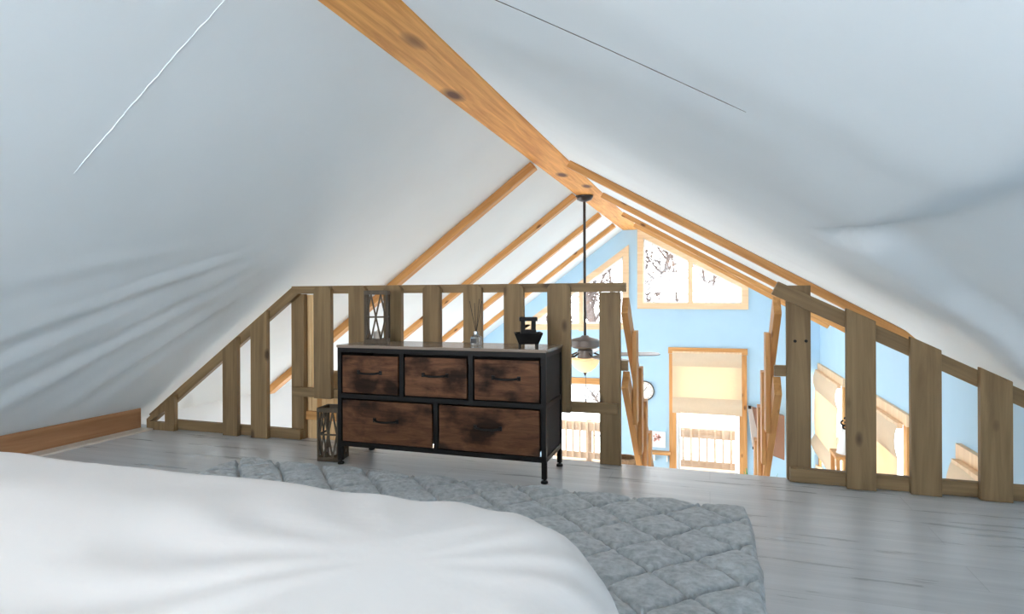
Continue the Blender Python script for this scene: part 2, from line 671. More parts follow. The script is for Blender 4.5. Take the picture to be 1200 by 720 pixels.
def ceiling(name, x0, x1, zf, slope, disp):
    nx, ny = 110, 150
    vs, fs = [], []
    ys = [-2.4 + (5.6) * j / 110 for j in range(111)] + [3.2 + 1.0 * j / 20 for j in range(1, 21)] + [4.2 + (YG + 0.1 - 4.2) * j / 20 for j in range(1, 21)]
    ny = len(ys) - 1
    nrm = Vector((-slope, 0, 1)).normalized()
    for j in range(ny + 1):
        for i in range(nx + 1):
            x = x0 + (x1 - x0) * i / nx
            y = ys[j]
            e = min(1, abs(x - (BX0 if slope > 0 else BX1)) / 0.3)
            e *= 1 - smooth01((y - 3.90) / 0.22)
            if slope > 0:
                e *= smooth01((x - XL - 0.12) / 0.35)
            vs.append(Vector((x, y, zf(x))) + nrm * (disp(x, y) * e))
    k = len(vs)
    vs += [v + nrm * 0.12 for v in vs]
    for j in range(ny):
        for i in range(nx):
            a = j * (nx + 1) + i
            fs.append((a, a + 1, a + nx + 2, a + nx + 1))
            fs.append((k + a, k + a + nx + 1, k + a + nx + 2, k + a + 1))
    for j in range(ny):
        a = j * (nx + 1); fs.append((a, a + nx + 1, k + a + nx + 1, k + a))
        a = j * (nx + 1) + nx; fs.append((a, k + a, k + a + nx + 1, a + nx + 1))
    for i in range(nx):
        a = i; fs.append((a, k + a, k + a + 1, a + 1))
        a = ny * (nx + 1) + i; fs.append((a, a + 1, k + a + 1, k + a))
    o = MB().add(vs, fs).obj(name, M['ceil'], smooth=60)
    struct(o)
    return o


ceiling('ceiling', XL - 0.2, BX0 + 0.004, zl, SL, dispL)
ceiling('ceiling_right', BX1 - 0.004, XR + 0.2, zr, -SR, dispR)


# seams in the ceiling lining
def seam(name, side, pts, w, mat):
    mb = MB()
    P = []
    for k in range(len(pts) - 1):
        (xa, ya), (xb, yb) = pts[k], pts[k + 1]
        n = 40
        for i in range(n):
            x = xa + (xb - xa) * i / n
            y = ya + (yb - ya) * i / n + 0.004 * noise.noise(Vector((x * 25, 1, 2))) * (1 if side == 'L' else 0.3)
            if side == 'L':
                z = zl(x) + dispL(x, y) * min(1, abs(x - BX0) / 0.3) / math.cos(math.atan(SL)) - 0.001
            else:
                z = zr(x) + dispR(x, y) * min(1, abs(x - BX1) / 0.3) / math.cos(math.atan(SR)) - 0.001
            P.append((x, y, z))
    rr = [w * (0.5 + 0.5 * min(1, 8 * (1 - i / len(P)))) * (1 + 0.5 * noise.noise(Vector((i * 0.4, 0, 0)))) for i in range(len(P))]
    mb.tube(P, rr, 6)
    return struct(mb.obj(name, mat, smooth=True))


a0, a1 = hitL(290, -30), hitL(82, 210)
seam('trim_1', 'L', [a0, a1], 0.0016, M['ceil'])
a0, a1 = hitR(520, -25), hitR(885, 136)
seam('trim_2', 'R', [a0, a1], 0.0009, M['bronze'])

# ------------------------------------------------------------------ ridge beam and rafters
o = board('ridge_beam', ((BX0 + BX1) / 2, -2.35, BZ + 0.13), ((BX0 + BX1) / 2, YG - 0.01, BZ + 0.13), 0.27, BX1 - BX0 - 0.002,
          M['beam'], bevel=0.006)
tag(o, 'thick knotty honey pine ridge beam running along the peak of the ceiling', 'beam')

RAFT = [4.20, 5.60, 6.98, 8.12]
where = ['nearest the loft railing', 'second from the loft railing',
         'third from the loft railing', 'closest to the blue gable wall']
for k, y in enumerate(RAFT):
    h, w = 0.055, 0.085
    cl = math.atan(SL)
    n = Vector((-SL, 0, 1)).normalized()
    a = Vector((BX0 + 0.02, y, zl(BX0 + 0.02))) - n * (h / 2 + 0.001)
    b = Vector((XL + 0.03, y, zl(XL + 0.03))) - n * (h / 2 + 0.001)
    a += (b - a).normalized() * 0.035
    o = board('rafter', a, b, h, w, M['pine'], up=n)
    tag(o, 'pine rafter on the left ceiling slope, ' + where[k], 'rafter', 'ceiling rafters')
    n = Vector((SR, 0, 1)).normalized()
    h, w = 0.05, 0.07
    a = Vector((BX1, y, zr(BX1))) - n * (h / 2 + 0.001)
    b = Vector((XR - 0.03, y, zr(XR - 0.03))) - n * (h / 2 + 0.001)
    a += (b - a).normalized() * 0.03
    o = board('rafter', a, b, h, w, M['pine'], up=n)
    tag(o, 'pine rafter on the right ceiling slope, ' + where[k], 'rafter', 'ceiling rafters')

# ------------------------------------------------------------------ gable wall with windows and doors
def g(px, py):
    p = onY(px, py, YG)
    return (p.x, p.z)


def inset(poly, d):
    """inward offset of a convex 2-D polygon"""
    n = len(poly)
    ar = sum(poly[i][0] * poly[(i + 1) % n][1] - poly[(i + 1) % n][0] * poly[i][1] for i in range(n))
    if ar < 0:
        poly = poly[::-1]
    L = []
    for i in range(n):
        a, b = Vector(poly[i]), Vector(poly[(i + 1) % n])
        t = (b - a).normalized()
        nn = Vector((-t.y, t.x))
        L.append((a + nn * d, t))
    out = []
    for i in range(n):
        p, t = L[i - 1]
        q, s = L[i]
        den = t.x * s.y - t.y * s.x
        k = ((q.x - p.x) * s.y - (q.y - p.y) * s.x) / den
        out.append(tuple(p + t * k))
    return out


WR = [g(747, 268), g(877, 333), g(877, 363), g(747, 362)]
WLf = [g(737, 287), g(737, 386), g(607, 387), g(607, 384.5)]
DR = [g(784, 407), g(875, 407), (g(875, 407)[0], ZLOW), (g(784, 407)[0], ZLOW)]
DR = [(DR[0][0], DR[0][1]), (DR[1][0], DR[0][1]), (DR[1][0], ZLOW + 0.001), (DR[0][0], ZLOW + 0.001)]
x0, zt = g(636, 441)
x1, _ = g(716, 441)
DLf = [(x0, zt), (x1, zt), (x1, ZLOW + 0.001), (x0, ZLOW + 0.001)]
WR_in, WL_in = inset(WR, 0.07), inset(WLf, 0.07)
DR_in = [(DR[0][0] + 0.1, DR[0][1] - 0.09), (DR[1][0] - 0.1, DR[0][1] - 0.09), (DR[1][0] - 0.1, ZLOW + 0.02), (DR[0][0] + 0.1, ZLOW + 0.02)]
DL_in = [(DLf[0][0] + 0.1, DLf[0][1] - 0.07), (DLf[1][0] - 0.1, DLf[0][1] - 0.07), (DLf[1][0] - 0.1, ZLOW + 0.02), (DLf[0][0] + 0.1, ZLOW + 0.02)]

outl = [(XL - 0.05, ZLOW - 0.05), (XR + 0.05, ZLOW - 0.05), (XR + 0.05, zr(XR) + 0.02), (BX1, BZ + 0.05), (BX0, BZ + 0.05), (XL - 0.05, zl(XL))]
w = wall_mesh('wall_front', outl, [WR_in, WL_in, DR_in, DL_in], 0.14, M['blue'], lambda u, v, t: Vector((u, YG + t, v)))
struct(w)


def ring_frame(name, outer, inner, y0, y1, mat, parent):
    n = len(outer)
    mb = MB()

    def loopfix(p):
        a = sum(p[i][0] * p[(i + 1) % n][1] - p[(i + 1) % n][0] * p[i][1] for i in range(n))
        return p if a > 0 else p[::-1]
    O, I = loopfix(outer), loopfix(inner)
    # align start
    k = min(range(n), key=lambda q: (I[q][0] - O[0][0]) ** 2 + (I[q][1] - O[0][1]) ** 2)
    I = I[k:] + I[:k]
    for i in range(n):
        j = (i + 1) % n
        mb.prismY([O[i], O[j], I[j], I[i]], y0, y1)
    return mb.obj(name, mat, parent)


def gable_window(name, outer, inner, mull_x, loc):
    e = sempty(name, loc)
    ring_frame('window_frame', outer, inset(outer, 0.085), YG - 0.025, YG + 0.003, M['pale'], e)
    ring_frame('sash', inner, inset(inner, 0.035), YG + 0.02, YG + 0.07, M['white'], e)
    zs = [p[1] for p in inner]
    # mullion up to the sloping head
    def top_at(x):
        best = None
        n = len(inner)
        for i in range(n):
            a, b = inner[i], inner[(i + 1) % n]
            if (a[0] - x) * (b[0] - x) < 0:
                z = a[1] + (b[1] - a[1]) * (x - a[0]) / (b[0] - a[0])
                best = z if best is None else max(best, z)
        return best
    zb = min(zs)
    MB().prismY([(mull_x - 0.035, zb), (mull_x + 0.035, zb), (mull_x + 0.035, top_at(mull_x + 0.035)), (mull_x - 0.035, top_at(mull_x - 0.035))],
                YG - 0.02, YG + 0.06).obj('mullion', M['paleZ'], e)
    MB().prismY(inset(inner, 0.01), YG + 0.04, YG + 0.046).obj('pane', M['glass'], e)
    return e


gable_window('window_1', WR, WR_in, g(809, 340)[0], (g(812, 340)[0], YG, g(812, 362)[1]))
gable_window('window_2', WLf, WL_in, g(681, 340)[0], (g(690, 340)[0], YG, g(690, 386)[1]))


def gable_door(name, outer, inner, handle_side):
    e = sempty(name, ((outer[0][0] + outer[1][0]) / 2, YG, ZLOW))
    (xa, za), (xb, _) = outer[0], outer[1]
    (ia, iz), (ib, _) = inner[0], inner[1]
    MB().box(xa, ia, YG - 0.03, YG + 0.002, ZLOW, za - 0.095).obj('door_frame', M['pineZ'], e, bevel=0.003)
    MB().box(ib, xb, YG - 0.03, YG + 0.002, ZLOW, za - 0.095).obj('door_frame', M['pineZ'], e, bevel=0.003)
    board('door_head', (xa - 0.01, YG - 0.015, za - 0.045), (xb + 0.01, YG - 0.015, za - 0.045), 0.09, 0.036, M['pine'], e)
    # glazed leaf
    s = 0.055
    lf = MB()
    lf.box(ia + 0.004, ia + s, YG + 0.03, YG + 0.075, ZLOW + 0.025, iz - 0.004)
    lf.box(ib - s, ib - 0.004, YG + 0.03, YG + 0.075, ZLOW + 0.025, iz - 0.004)
    lf.box(ia + s, ib - s, YG + 0.03, YG + 0.075, iz - s, iz - 0.004)
    lf.box(ia + s, ib - s, YG + 0.03, YG + 0.075, ZLOW + 0.025, ZLOW + 0.025 + 0.16)
    lf.obj('door_leaf', M['white'], e, bevel=0.002)
    MB().box(ia + s - 0.01, ib - s + 0.01, YG + 0.05, YG + 0.056, ZLOW + 0.17, iz - s + 0.01).obj('pane', M['glass'], e)
    if handle_side < 0:
        return e
    hx = ia + 0.05 if handle_side < 0 else ib - 0.05
    h = MB()
    h.box(hx - 0.018, hx + 0.018, YG + 0.018, YG + 0.03, ZLOW + 0.95, ZLOW + 1.12)
    h.tube([(hx, YG + 0.03, ZLOW + 1.03), (hx, YG - 0.02, ZLOW + 1.03), (hx + 0.1 * -handle_side * 1.0, YG - 0.025, ZLOW + 1.03)], 0.009, 8)
    h.obj('door_handle', M['bronze'], e, smooth=True)
    return e


gable_door('door_1', DR, DR_in, -1)
gable_door('door_2', DLf, DL_in, 1)


# roman shade on the right-hand door
def roman_shade(name, label, c, width, ztop, drops, axis, offs):
    """panels of linen: (height, bulge, material) from the top down, hanging in the plane of a wall"""
    e = thing(name, label, 'window shade', c, 0.0, 'roman shades')
    z = ztop
    pos = []
    for k, (hh, bul, mat) in enumerate(drops):
        n = 10
        vs, fs = [], []
        for i in range(n + 1):
            t = i / n
            dep = offs + bul * math.sin(math.pi * t)
            for j in range(13):
                u = -width / 2 + width * j / 12
                dd = dep + 0.006 * noise.noise(Vector((u * 3, t * 2, k)))
                zz = z - hh * t
                if axis == 'Y':
                    vs.append((c[0] + u, c[1] - dd, zz))
                else:
                    vs.append((c[0] - dd, c[1] + u, zz))
        for i in range(n):
            for j in range(12):
                a = i * 13 + j
                fs.append((a, a + 1, a + 14, a + 13))
        mb = MB().add(vs, fs)
        # give the cloth a real thickness
        k0 = len(mb.v)
        off = Vector((0, 0.004, 0)) if axis == 'Y' else Vector((0.004, 0, 0))
        mb.v += [v + off for v in mb.v[:k0]]
        for i in range(n):
            for j in range(12):
                a = k0 + i * 13 + j
                mb.f.append([a, a + 13, a + 14, a + 1])
        mb.obj(['valance', 'shade_cloth', 'bottom_fold'][k], mat, e, smooth=60)
        z -= hh * (0.97 if k < len(drops) - 1 else 1)
    # head batten
    if axis == 'Y':
        MB().box(c[0] - width / 2, c[0] + width / 2, c[1] - offs, c[1] - 0.003, ztop - 0.02, ztop + 0.02).obj('head_batten', M['paleZ'], e)
    else:
        MB().box(c[0] - offs, c[0] - 0.003, c[1] - width / 2, c[1] + width / 2, ztop - 0.02, ztop + 0.02).obj('head_batten', M['paleZ'], e)
    return e


sh0, sh1 = g(788, 412), g(869, 412)
zt0, zt1, zt2, zt3 = g(830, 414)[1], g(830, 430)[1], g(830, 468)[1], g(830, 487)[1]
roman_shade('roman_shade', 'cream roman shade half lowered over the glazed door in the blue gable wall',
            ((sh0[0] + sh1[0]) / 2, YG - 0.032, zt0), sh1[0] - sh0[0], zt0,
            [(zt0 - zt1, 0.03, M['shadeband']), (zt1 - zt2, 0.01, M['shade']), (zt2 - zt3, 0.05, M['shadeband'])], 'Y', 0.02)

# ------------------------------------------------------------------ side walls of the great room and the loft's low edges
RW = []      # windows in the right wall: (Y far, Y near, head px)
def yx(px, py):
    p = onX(px, py, XR)
    return p.y, p.z


wins = []
for (pa, pb, head, sill) in ((961, 991, -0.08, -1.55), (1026, 1067, -0.05, -1.45), (1127, 1172, -0.04, -1.45)):
    ya, yb = yx(pa, 440)[0], yx(pb, 440)[0]
    wins.append((yb, ya, head, sill))
holes = []
for (ya, yb, h, s) in wins:
    holes.append([(ya + 0.09, h - 0.09), (yb - 0.09, h - 0.09), (yb - 0.09, s + 0.09), (ya + 0.09, s + 0.09)])
outl = [(-2.4, ZLOW - 0.05), (YG + 0.05, ZLOW - 0.05), (YG + 0.05, zr(XR) + 0.03), (-2.4, zr(XR) + 0.03)]
w = wall_mesh('wall_right', outl, holes, 0.14, M['blue'], lambda u, v, t: Vector((XR + t, u, v)))
struct(w)
desc = ['far end of the right blue wall', 'middle of the right blue wall', 'near end of the right blue wall']
for k, (ya, yb, h, s) in enumerate(wins):
    e = sempty('window_%d' % (k + 3), (XR, (ya + yb) / 2, s))
    fr = MB()
    fr.box(XR - 0.025, XR + 0.002, ya, ya + 0.09, s, h - 0.09).box(XR - 0.025, XR + 0.002, yb - 0.09, yb, s, h - 0.09)
    fr.obj('window_frame', M['pineZ'], e)
    MB().box(XR - 0.03, XR + 0.002, ya - 0.01, yb + 0.01, h - 0.09, h).obj('window_head', M['paleZ'], e)
    MB().box(XR - 0.06, XR + 0.01, ya - 0.02, yb + 0.02, s - 0.03, s + 0.09).obj('window_sill', M['paleZ'], e)
    sa = MB()
    a, b, c, d = ya + 0.09, yb - 0.09, s + 0.09, h - 0.09
    sa.box(XR + 0.04, XR + 0.09, a, a + 0.045, c, d).box(XR + 0.04, XR + 0.09, b - 0.045, b, c, d)
    sa.box(XR + 0.04, XR + 0.09, a + 0.045, b - 0.045, c, c + 0.05).box(XR + 0.04, XR + 0.09, a + 0.045, b - 0.045, d - 0.05, d)
    sa.box(XR + 0.045, XR + 0.085, a + 0.045, b - 0.045, (c + d) / 2 - 0.02, (c + d) / 2 + 0.02)
    sa.obj('sash', M['white'], e)
    MB().box(XR + 0.06, XR + 0.066, a + 0.03, b - 0.03, c + 0.03, d - 0.03).obj('pane', M['glass'], e)
    H = h - s
    roman_shade('roman_shade', 'cream roman shade on the window at the ' + desc[k],
                (XR - 0.03, (ya + yb) / 2 + 0.01, h - 0.1), (yb - ya) - 0.11, h - 0.1,
                [(0.25, 0.025, M['shadeband']), (H * 0.42, 0.012, M['shade']), (0.26, 0.05, M['shadeband'])], 'X', 0.04)

fill_holesL = [[(4.2, -0.35), (5.9, -0.35), (5.9, -1.7), (4.2, -1.7)], [(6.6, -0.35), (8.2, -0.35), (8.2, -1.7), (6.6, -1.7)]]  # unseen openings added to brighten the great room
outl = [(-2.4, ZLOW - 0.05), (YG + 0.05, ZLOW - 0.05), (YG + 0.05, zl(XL) + 0.02), (-2.4, zl(XL) + 0.02)]
w = wall_mesh('wall_left', outl, fill_holesL, 0.14, M['whitewall'], lambda u, v, t: Vector((XL - t, u, v)))
struct(w)

# rear gable behind the camera, with an unseen window added and sized for fill light
FILL_WIN = [(-2.5, 0.25), (0.5, 0.25), (0.5, 0.95), (-0.75, 1.62), (-1.42, 1.62), (-2.5, 0.85)]
outl = [(XL - 0.05, -0.1), (XR + 0.05, -0.1), (XR + 0.05, zr(XR) + 0.02), (BX1, BZ + 0.05), (BX0, BZ + 0.05), (XL - 0.05, zl(XL))]
w = wall_mesh('wall_back', outl, [FILL_WIN], 0.12, M['whitewall'], lambda u, v, t: Vector((u, -2.4 + t - 0.06, v)))
struct(w)

# baseboard under the left eave
XB = -3.505
o = board('baseboard_left', (XB, -2.3, 0.068), (XB, YF - 0.01, 0.068), 0.135, 0.03, M['base'])
struct(o)
o = board('trim_3', (XB + 0.066, -2.3, 0.006), (XB + 0.066, YF - 0.01, 0.006), 0.012, 0.10, M['shoe'])
struct(o)
o = MB().box(XL, XB - 0.014, -2.3, YF, 0.0, 0.10).obj('wall_left_eave', M['whitewall'])
struct(o)

# ------------------------------------------------------------------ loft railing, left part
def zA(px, py, Y=YR):
    return onY(px, py, Y).z


ZT = 0.913
XC = XatY(343, YR)                   # where the level rail turns down the slope
XE = XatY(733, YR)
XS = XatY(171, YR)                   # foot of the slope
zs0 = 0.075
slope_l = (ZT - zs0) / (XC - XS)


def ztopL(x):
    return min(ZT, zs0 + slope_l * (x - XS))


rl = thing('loft_railing', 'weathered pine railing on the left, standing behind the brown dresser', 'railing', (XC, YR, 0))
board('top_rail', (XC - 0.01, (YR + YB) / 2, ZT - 0.0225), (XE, (YR + YB) / 2, ZT - 0.0225), 0.045, YB - YR - 0.001, M['oldX'], rl)
n = Vector((-slope_l, 0, 1)).normalized()
board('sloped_rail', Vector((XS + 0.02, (YR + YB) / 2, ztopL(XS + 0.02))) - n * 0.03, Vector((XC, (YR + YB) / 2, ZT)) - n * 0.03,
      0.06, YB - YR - 0.001, M['oldX'], rl, up=n)
xm0 = XatY(341, YR)
board('mid_rail', (xm0, (YR + YB) / 2, 0.287), (XatY(723, YR), (YR + YB) / 2, 0.287), 0.052, YB - YR - 0.001, M['oldX'], rl)
board('bottom_rail', (XatY(198, YR), (YR + YB) / 2, 0.034), (XatY(351, YR), (YR + YB) / 2, 0.034), 0.06, YB - YR - 0.001, M['oldX'], rl)
# corner gusset with its small triangular opening
gx0, gx1 = XatY(171, YF), XatY(203, YF)
mb = MB()
gz = lambda x: zs0 - 0.01 + slope_l * (x - gx0)
mb.prismY([(gx0 + 0.0, 0.0), (gx1, 0.0), (gx1, 0.05), (gx0, 0.05)], YF, YR - 0.001)
mb.prismY([(gx1 - 0.075, 0.0505), (gx1, 0.0505), (gx1, gz(gx1)), (gx1 - 0.075, gz(gx1 - 0.075))], YF, YR - 0.001)
mb.prismY([(gx0, 0.0505), (gx0 + 0.02, 0.0505), (gx1 - 0.0752, gz(gx1 - 0.075) - 0.05), (gx1 - 0.0752, gz(gx1 - 0.0752)), (gx0, gz(gx0))], YF, YR - 0.001)
mb.obj('corner_post', M['oldZ'], rl)
for (pa, pb) in ((260, 277), (293, 312)):
    xa, xb = XatY(pa, YF), XatY(pb, YF)
    MB().prismY([(xa, 0.002), (xb, 0.002), (xb, ztopL(xb) - 0.022), (xa, ztopL(xa) - 0.022)], YF, YR - 0.001).obj('baluster', M['oldZ'], rl, bevel=0.003)
for (pa, pb) in ((367, 387), (408, 428), (449, 470), (495, 515.5), (542.5, 564), (590, 613), (641, 668)):
    xa, xb = XatY(pa, YF), XatY(pb, YF)
    MB().prismY([(xa, 0.262), (xb, 0.262), (xb, ZT - 0.022), (xb - 0.018, ZT - 0.002), (xa + 0.018, ZT - 0.002), (xa, ZT - 0.022)],
                YF, YR - 0.001).obj('baluster', M['oldZ'], rl, bevel=0.003)
for (pa, pb) in ((341, 355.5), (702, 726.5)):
    xa, xb = XatY(pa, YB), XatY(pb, YB)
    MB().box(xa, xb, YB + 0.0005, YEND - 0.002, 0.001, ZT - 0.046).obj('end_post', M['oldZ'], rl, bevel=0.003)

# ------------------------------------------------------------------ loft railing, right part
pA, pB = onY(912, 330, YR), onY(1187, 452, YR)
slope_r = (pB.z - pA.z) / (pB.x - pA.x)


def ztopR(x):
    return pA.z + slope_r * (x - pA.x)


rr_ = thing('loft_railing', 'weathered pine railing on the right, sloping down under the white ceiling', 'railing', (pA.x, YR, 0))
XRE = 1.39
n = Vector((-slope_r, 0, 1)).normalized()
board('sloped_rail', Vector((pA.x, (YR + YB) / 2, ztopR(pA.x))) - n * 0.032, Vector((XRE, (YR + YB) / 2, ztopR(XRE))) - n * 0.032,
      0.064, YB - YR - 0.001, M['oldX'], rr_, up=n)
board('bottom_rail', (XatY(925, YR), (YR + YB) / 2, 0.034), (XRE, (YR + YB) / 2, 0.034), 0.062, YB - YR - 0.001, M['oldX'], rr_)
for (pa, pb) in ((991.5, 1026.5), (1067, 1103.5), (1148.5, 1187)):
    xa, xb = XatY(pa, YF), XatY(pb, YF)
    za, zb = ztopR(xa) - 0.002, ztopR(xb) - 0.002
    if pa < 1000:
        za += 0.0; zb += 0.0
    MB().prismY([(xa, 0.002), (xb, 0.002), (xb, zb + 0.015), (xa, za + 0.015)], YF, YR - 0.001).obj('baluster', M['oldZ'], rr_, bevel=0.003)
xa, xb = XatY(921.5, YB), XatY(950, YB)
ep = MB().prismY([(xa, 0.001), (xb, 0.001), (xb, ztopR(xa) + 0.0), (xa, ztopR(xa) + 0.0)], YB + 0.0005, YEND - 0.002).obj('end_post', M['oldZ'], rr_, bevel=0.003)
for px in (930.5, 948):
    p = onY(px, 400, YB)
    MB().lathe([(0.007, -0.002), (0.007, 0.003)], 12, (p.x + (0.004 if px < 940 else -0.012), YB - 0.0008, p.z), 'Y').obj('bolt', M['dark'], ep)

# ------------------------------------------------------------------ stair railings dropping away from the loft edge
def stair_rail(side, x, label):
    e = thing('stair_railing', label, 'railing', (x, YEND, 0), 0.0)
    sl = 0.9
    y0, y1 = YEND + 0.05, 5.2
    up = Vector((0, sl, 1)).normalized()
    for nm, zc in (('handrail', 0.80), ('lower_rail', 0.42)):
        a = Vector((x, y0, zc))
        b = Vector((x, y1, zc - sl * (y1 - y0)))
        board(nm, a, b, 0.105, 0.034, M['pine'], e, up=up)
    # stub block that ties the lower rail to the loft post
    MB().box(x - 0.045 if side < 0 else x - 0.018, x + 0.018 if side < 0 else x + 0.045, YEND + 0.001, YEND + 0.03, 0.47, 0.52).obj('rail_bracket', M['oldX'], e)
    xi = x + 0.029 if side < 0 else x - 0.029
    for yc in (3.27, 3.52, 3.78, 4.07):
        zt = 0.83 - sl * (yc - y0)
        MB().box(xi - 0.011, xi + 0.011, yc - 0.05, yc + 0.05, zt - 0.50, zt).obj('baluster', M['pineZ'], e, bevel=0.003)
    return e


stair_rail(-1, XatY(731, YEND), 'honey pine stair railing dropping away at the left of the stair opening')
stair_rail(1, XatY(912, YEND), 'honey pine stair railing dropping away at the right of the stair opening')

# the stair itself
st = thing('staircase', 'steep pine staircase between the two stair railings below the loft edge', 'staircase', (-0.05, YEND, ZLOW))
sxa, sxb = XatY(731, YEND) + 0.075, XatY(912, YEND) - 0.075
sl = 0.9
for k in range(11):
    z = -0.22 - 0.19 * (k + 0.3)
    y = YEND + 0.06 + 0.19 * (k + 0.6) / sl
    MB().box(sxa + 0.025, sxb - 0.025, y - 0.12, y + 0.12, z - 0.034, z).obj('tread', M['pine'], st)
for x in (sxa, sxb):
    up = Vector((0, sl, 1)).normalized()
    board('stringer', (x, YEND + 0.03, -0.36), (x, YEND + 0.03 + 1.83 / sl, -0.36 - 1.83), 0.2, 0.04, M['pine'], st, up=up)

# ------------------------------------------------------------------ pine plank partition seen through the left railing
yp = 3.036
xa, xb, xc = XatY(352.5, yp), XatY(371, yp), XatY(428, yp)
zlo = onY(392, 436, yp).z
pt = thing('plank_partition', 'light pine plank partition with a tall post, beyond the railing left of the dresser', 'partition', (xa, yp, ZLOW))
for k in range(3):
    w = (xb - xa) / 3
    MB().box(xa + k * w + 0.001, xa + (k + 1) * w - 0.001, yp, yp + 0.09, ZLOW + 0.002, 0.862).obj('post_board', M['plank'], pt, bevel=0.003)
k = 0
x = xb
while x < xc:
    MB().box(x + 0.001, x + 0.089, yp + 0.04, yp + 0.065, ZLOW + 0.002, zlo).obj('plank', M['plank'], pt, bevel=0.003)
    x += 0.09
p = onY(375, 487, yp)
board('batten', (xa, yp - 0.012, p.z), (xc, yp - 0.012, p.z), 0.05, 0.024, M['pine'], pt)

# ------------------------------------------------------------------ dresser
DX0, DX1, DY0, DY1, DH = -1.792, -0.70, 2.60, 2.912, 0.606
dr = thing('dresser', 'dark brown five drawer dresser with black metal frame against the loft railing', 'dresser', ((DX0 + DX1) / 2, (DY0 + DY1) / 2, 0))
fr = MB()
tb = 0.022
zb = 0.095
for x in (DX0, DX1 - tb):
    for y in (DY0, DY1 - tb):
        fr.box(x, x + tb, y, y + tb, 0.02, DH - 0.014)
    fr.box(x, x + tb, DY0 + tb, DY1 - tb, DH - 0.036, DH - 0.014)
    fr.box(x, x + tb, DY0 + tb, DY1 - tb, zb, zb + tb)
    fr.box(x, x + tb, DY0 + tb, DY1 - tb, 0.338, 0.338 + tb)
for y in (DY0, DY1 - tb):
    fr.box(DX0 + tb, DX1 - tb, y, y + tb, DH - 0.036, DH - 0.014)
    fr.box(DX0 + tb, DX1 - tb, y, y + tb, zb, zb + tb)
    fr.box(DX0 + tb, DX1 - tb, y, y + tb, 0.338, 0.338 + tb)
wi = DX1 - DX0
for k in (1, 2):
    x = DX0 + wi * k / 3
    fr.box(x - tb / 2, x + tb / 2, DY0, DY0 + tb, 0.36, DH - 0.036)
x = (DX0 + DX1) / 2
fr.box(x - tb / 2, x + tb / 2, DY0, DY0 + tb, zb + tb, 0.338)
fr.obj('frame', M['black'], dr)
tp = MB().box(DX0 - 0.004, DX1 + 0.004, DY0 - 0.004, DY1 + 0.002, DH - 0.014, DH).obj('top_board', M['dtop'], dr, bevel=0.002)
for sx, x in ((0, DX0 + 0.006), (1, DX1 - 0.010)):
    MB().box(x, x + 0.004, DY0 + tb, DY1 - tb, zb + tb, DH - 0.036).obj('side_panel', M['blackfab'], dr)
MB().box(DX0 + tb, DX1 - tb, DY1 - 0.01, DY1 - 0.006, zb + tb, DH - 0.036).obj('back_panel', M['blackfab'], dr)
for x in (DX0 + tb / 2, DX1 - tb / 2):
    for y in (DY0 + tb / 2, DY1 - tb / 2):
        MB().lathe([(0.016, 0.001), (0.017, 0.006), (0.014, 0.012), (0.006, 0.014), (0.006, 0.03)], 14, (x, y, 0)).obj('foot', M['black'], dr, smooth=True)


def drawer(xa, xb, za, zt):
    c = Vector(((xa + xb) / 2, DY0 - 0.003, (za + zt) / 2))
    d = MB().box(xa, xb, DY0 - 0.003, DY0 + 0.013, za, zt).obj('drawer', M['drawer'], dr, bevel=0.003, origin=c)
    bx = MB()
    bx.box(xa + 0.01, xa + 0.016, DY0 + 0.0135, DY1 - 0.03, za + 0.01, zt - 0.03).box(xb - 0.016, xb - 0.01, DY0 + 0.0135, DY1 - 0.03, za + 0.01, zt - 0.03)
    bx.box(xa + 0.016, xb - 0.016, DY0 + 0.0135, DY1 - 0.03, za + 0.01, za + 0.014)
    o = bx.obj('drawer_box', M['blackfab'])
    o.parent = d
    o.matrix_local = d_inv(d, dr) @ o.matrix_basis
    h = MB()
    n = 12
    pts = []
    for i in range(n + 1):
        t = i / n * 2 - 1
        pts.append((c.x + t * 0.062, c.y - 0.004 - 0.022 * (1 - t ** 4), c.z + 0.028 - 0.006 * (1 - t * t) if False else c.z + 0.012 - 0.004 * (1 - t * t)))
    h.tube(pts, 0.0055, 8)
    h.box(c.x - 0.07, c.x - 0.055, c.y - 0.005, c.y + 0.001, c.z + 0.002, c.z + 0.022)
    h.box(c.x + 0.055, c.x + 0.07, c.y - 0.005, c.y + 0.001, c.z + 0.002, c.z + 0.022)
    o = h.obj('handle', M['black'], smooth=True)
    o.parent = d
    o.matrix_local = d_inv(d, dr) @ o.matrix_basis
    return d


def d_inv(d, root):
    return (root.matrix_basis @ d.matrix_basis).inverted()


gp = 0.008
for k in range(3):
    xa = DX0 + wi * k / 3 + (tb if k == 0 else tb / 2) + gp
    xb = DX0 + wi * (k + 1) / 3 - (tb if k == 2 else tb / 2) - gp
    drawer(xa, xb, 0.366, DH - 0.052)
for k in range(2):
    xa = DX0 + wi * k / 2 + (tb if k == 0 else tb / 2) + gp
    xb = DX0 + wi * (k + 1) / 2 - (tb if k == 1 else tb / 2) - gp
    drawer(xa, xb, zb + tb + 0.004, 0.330)


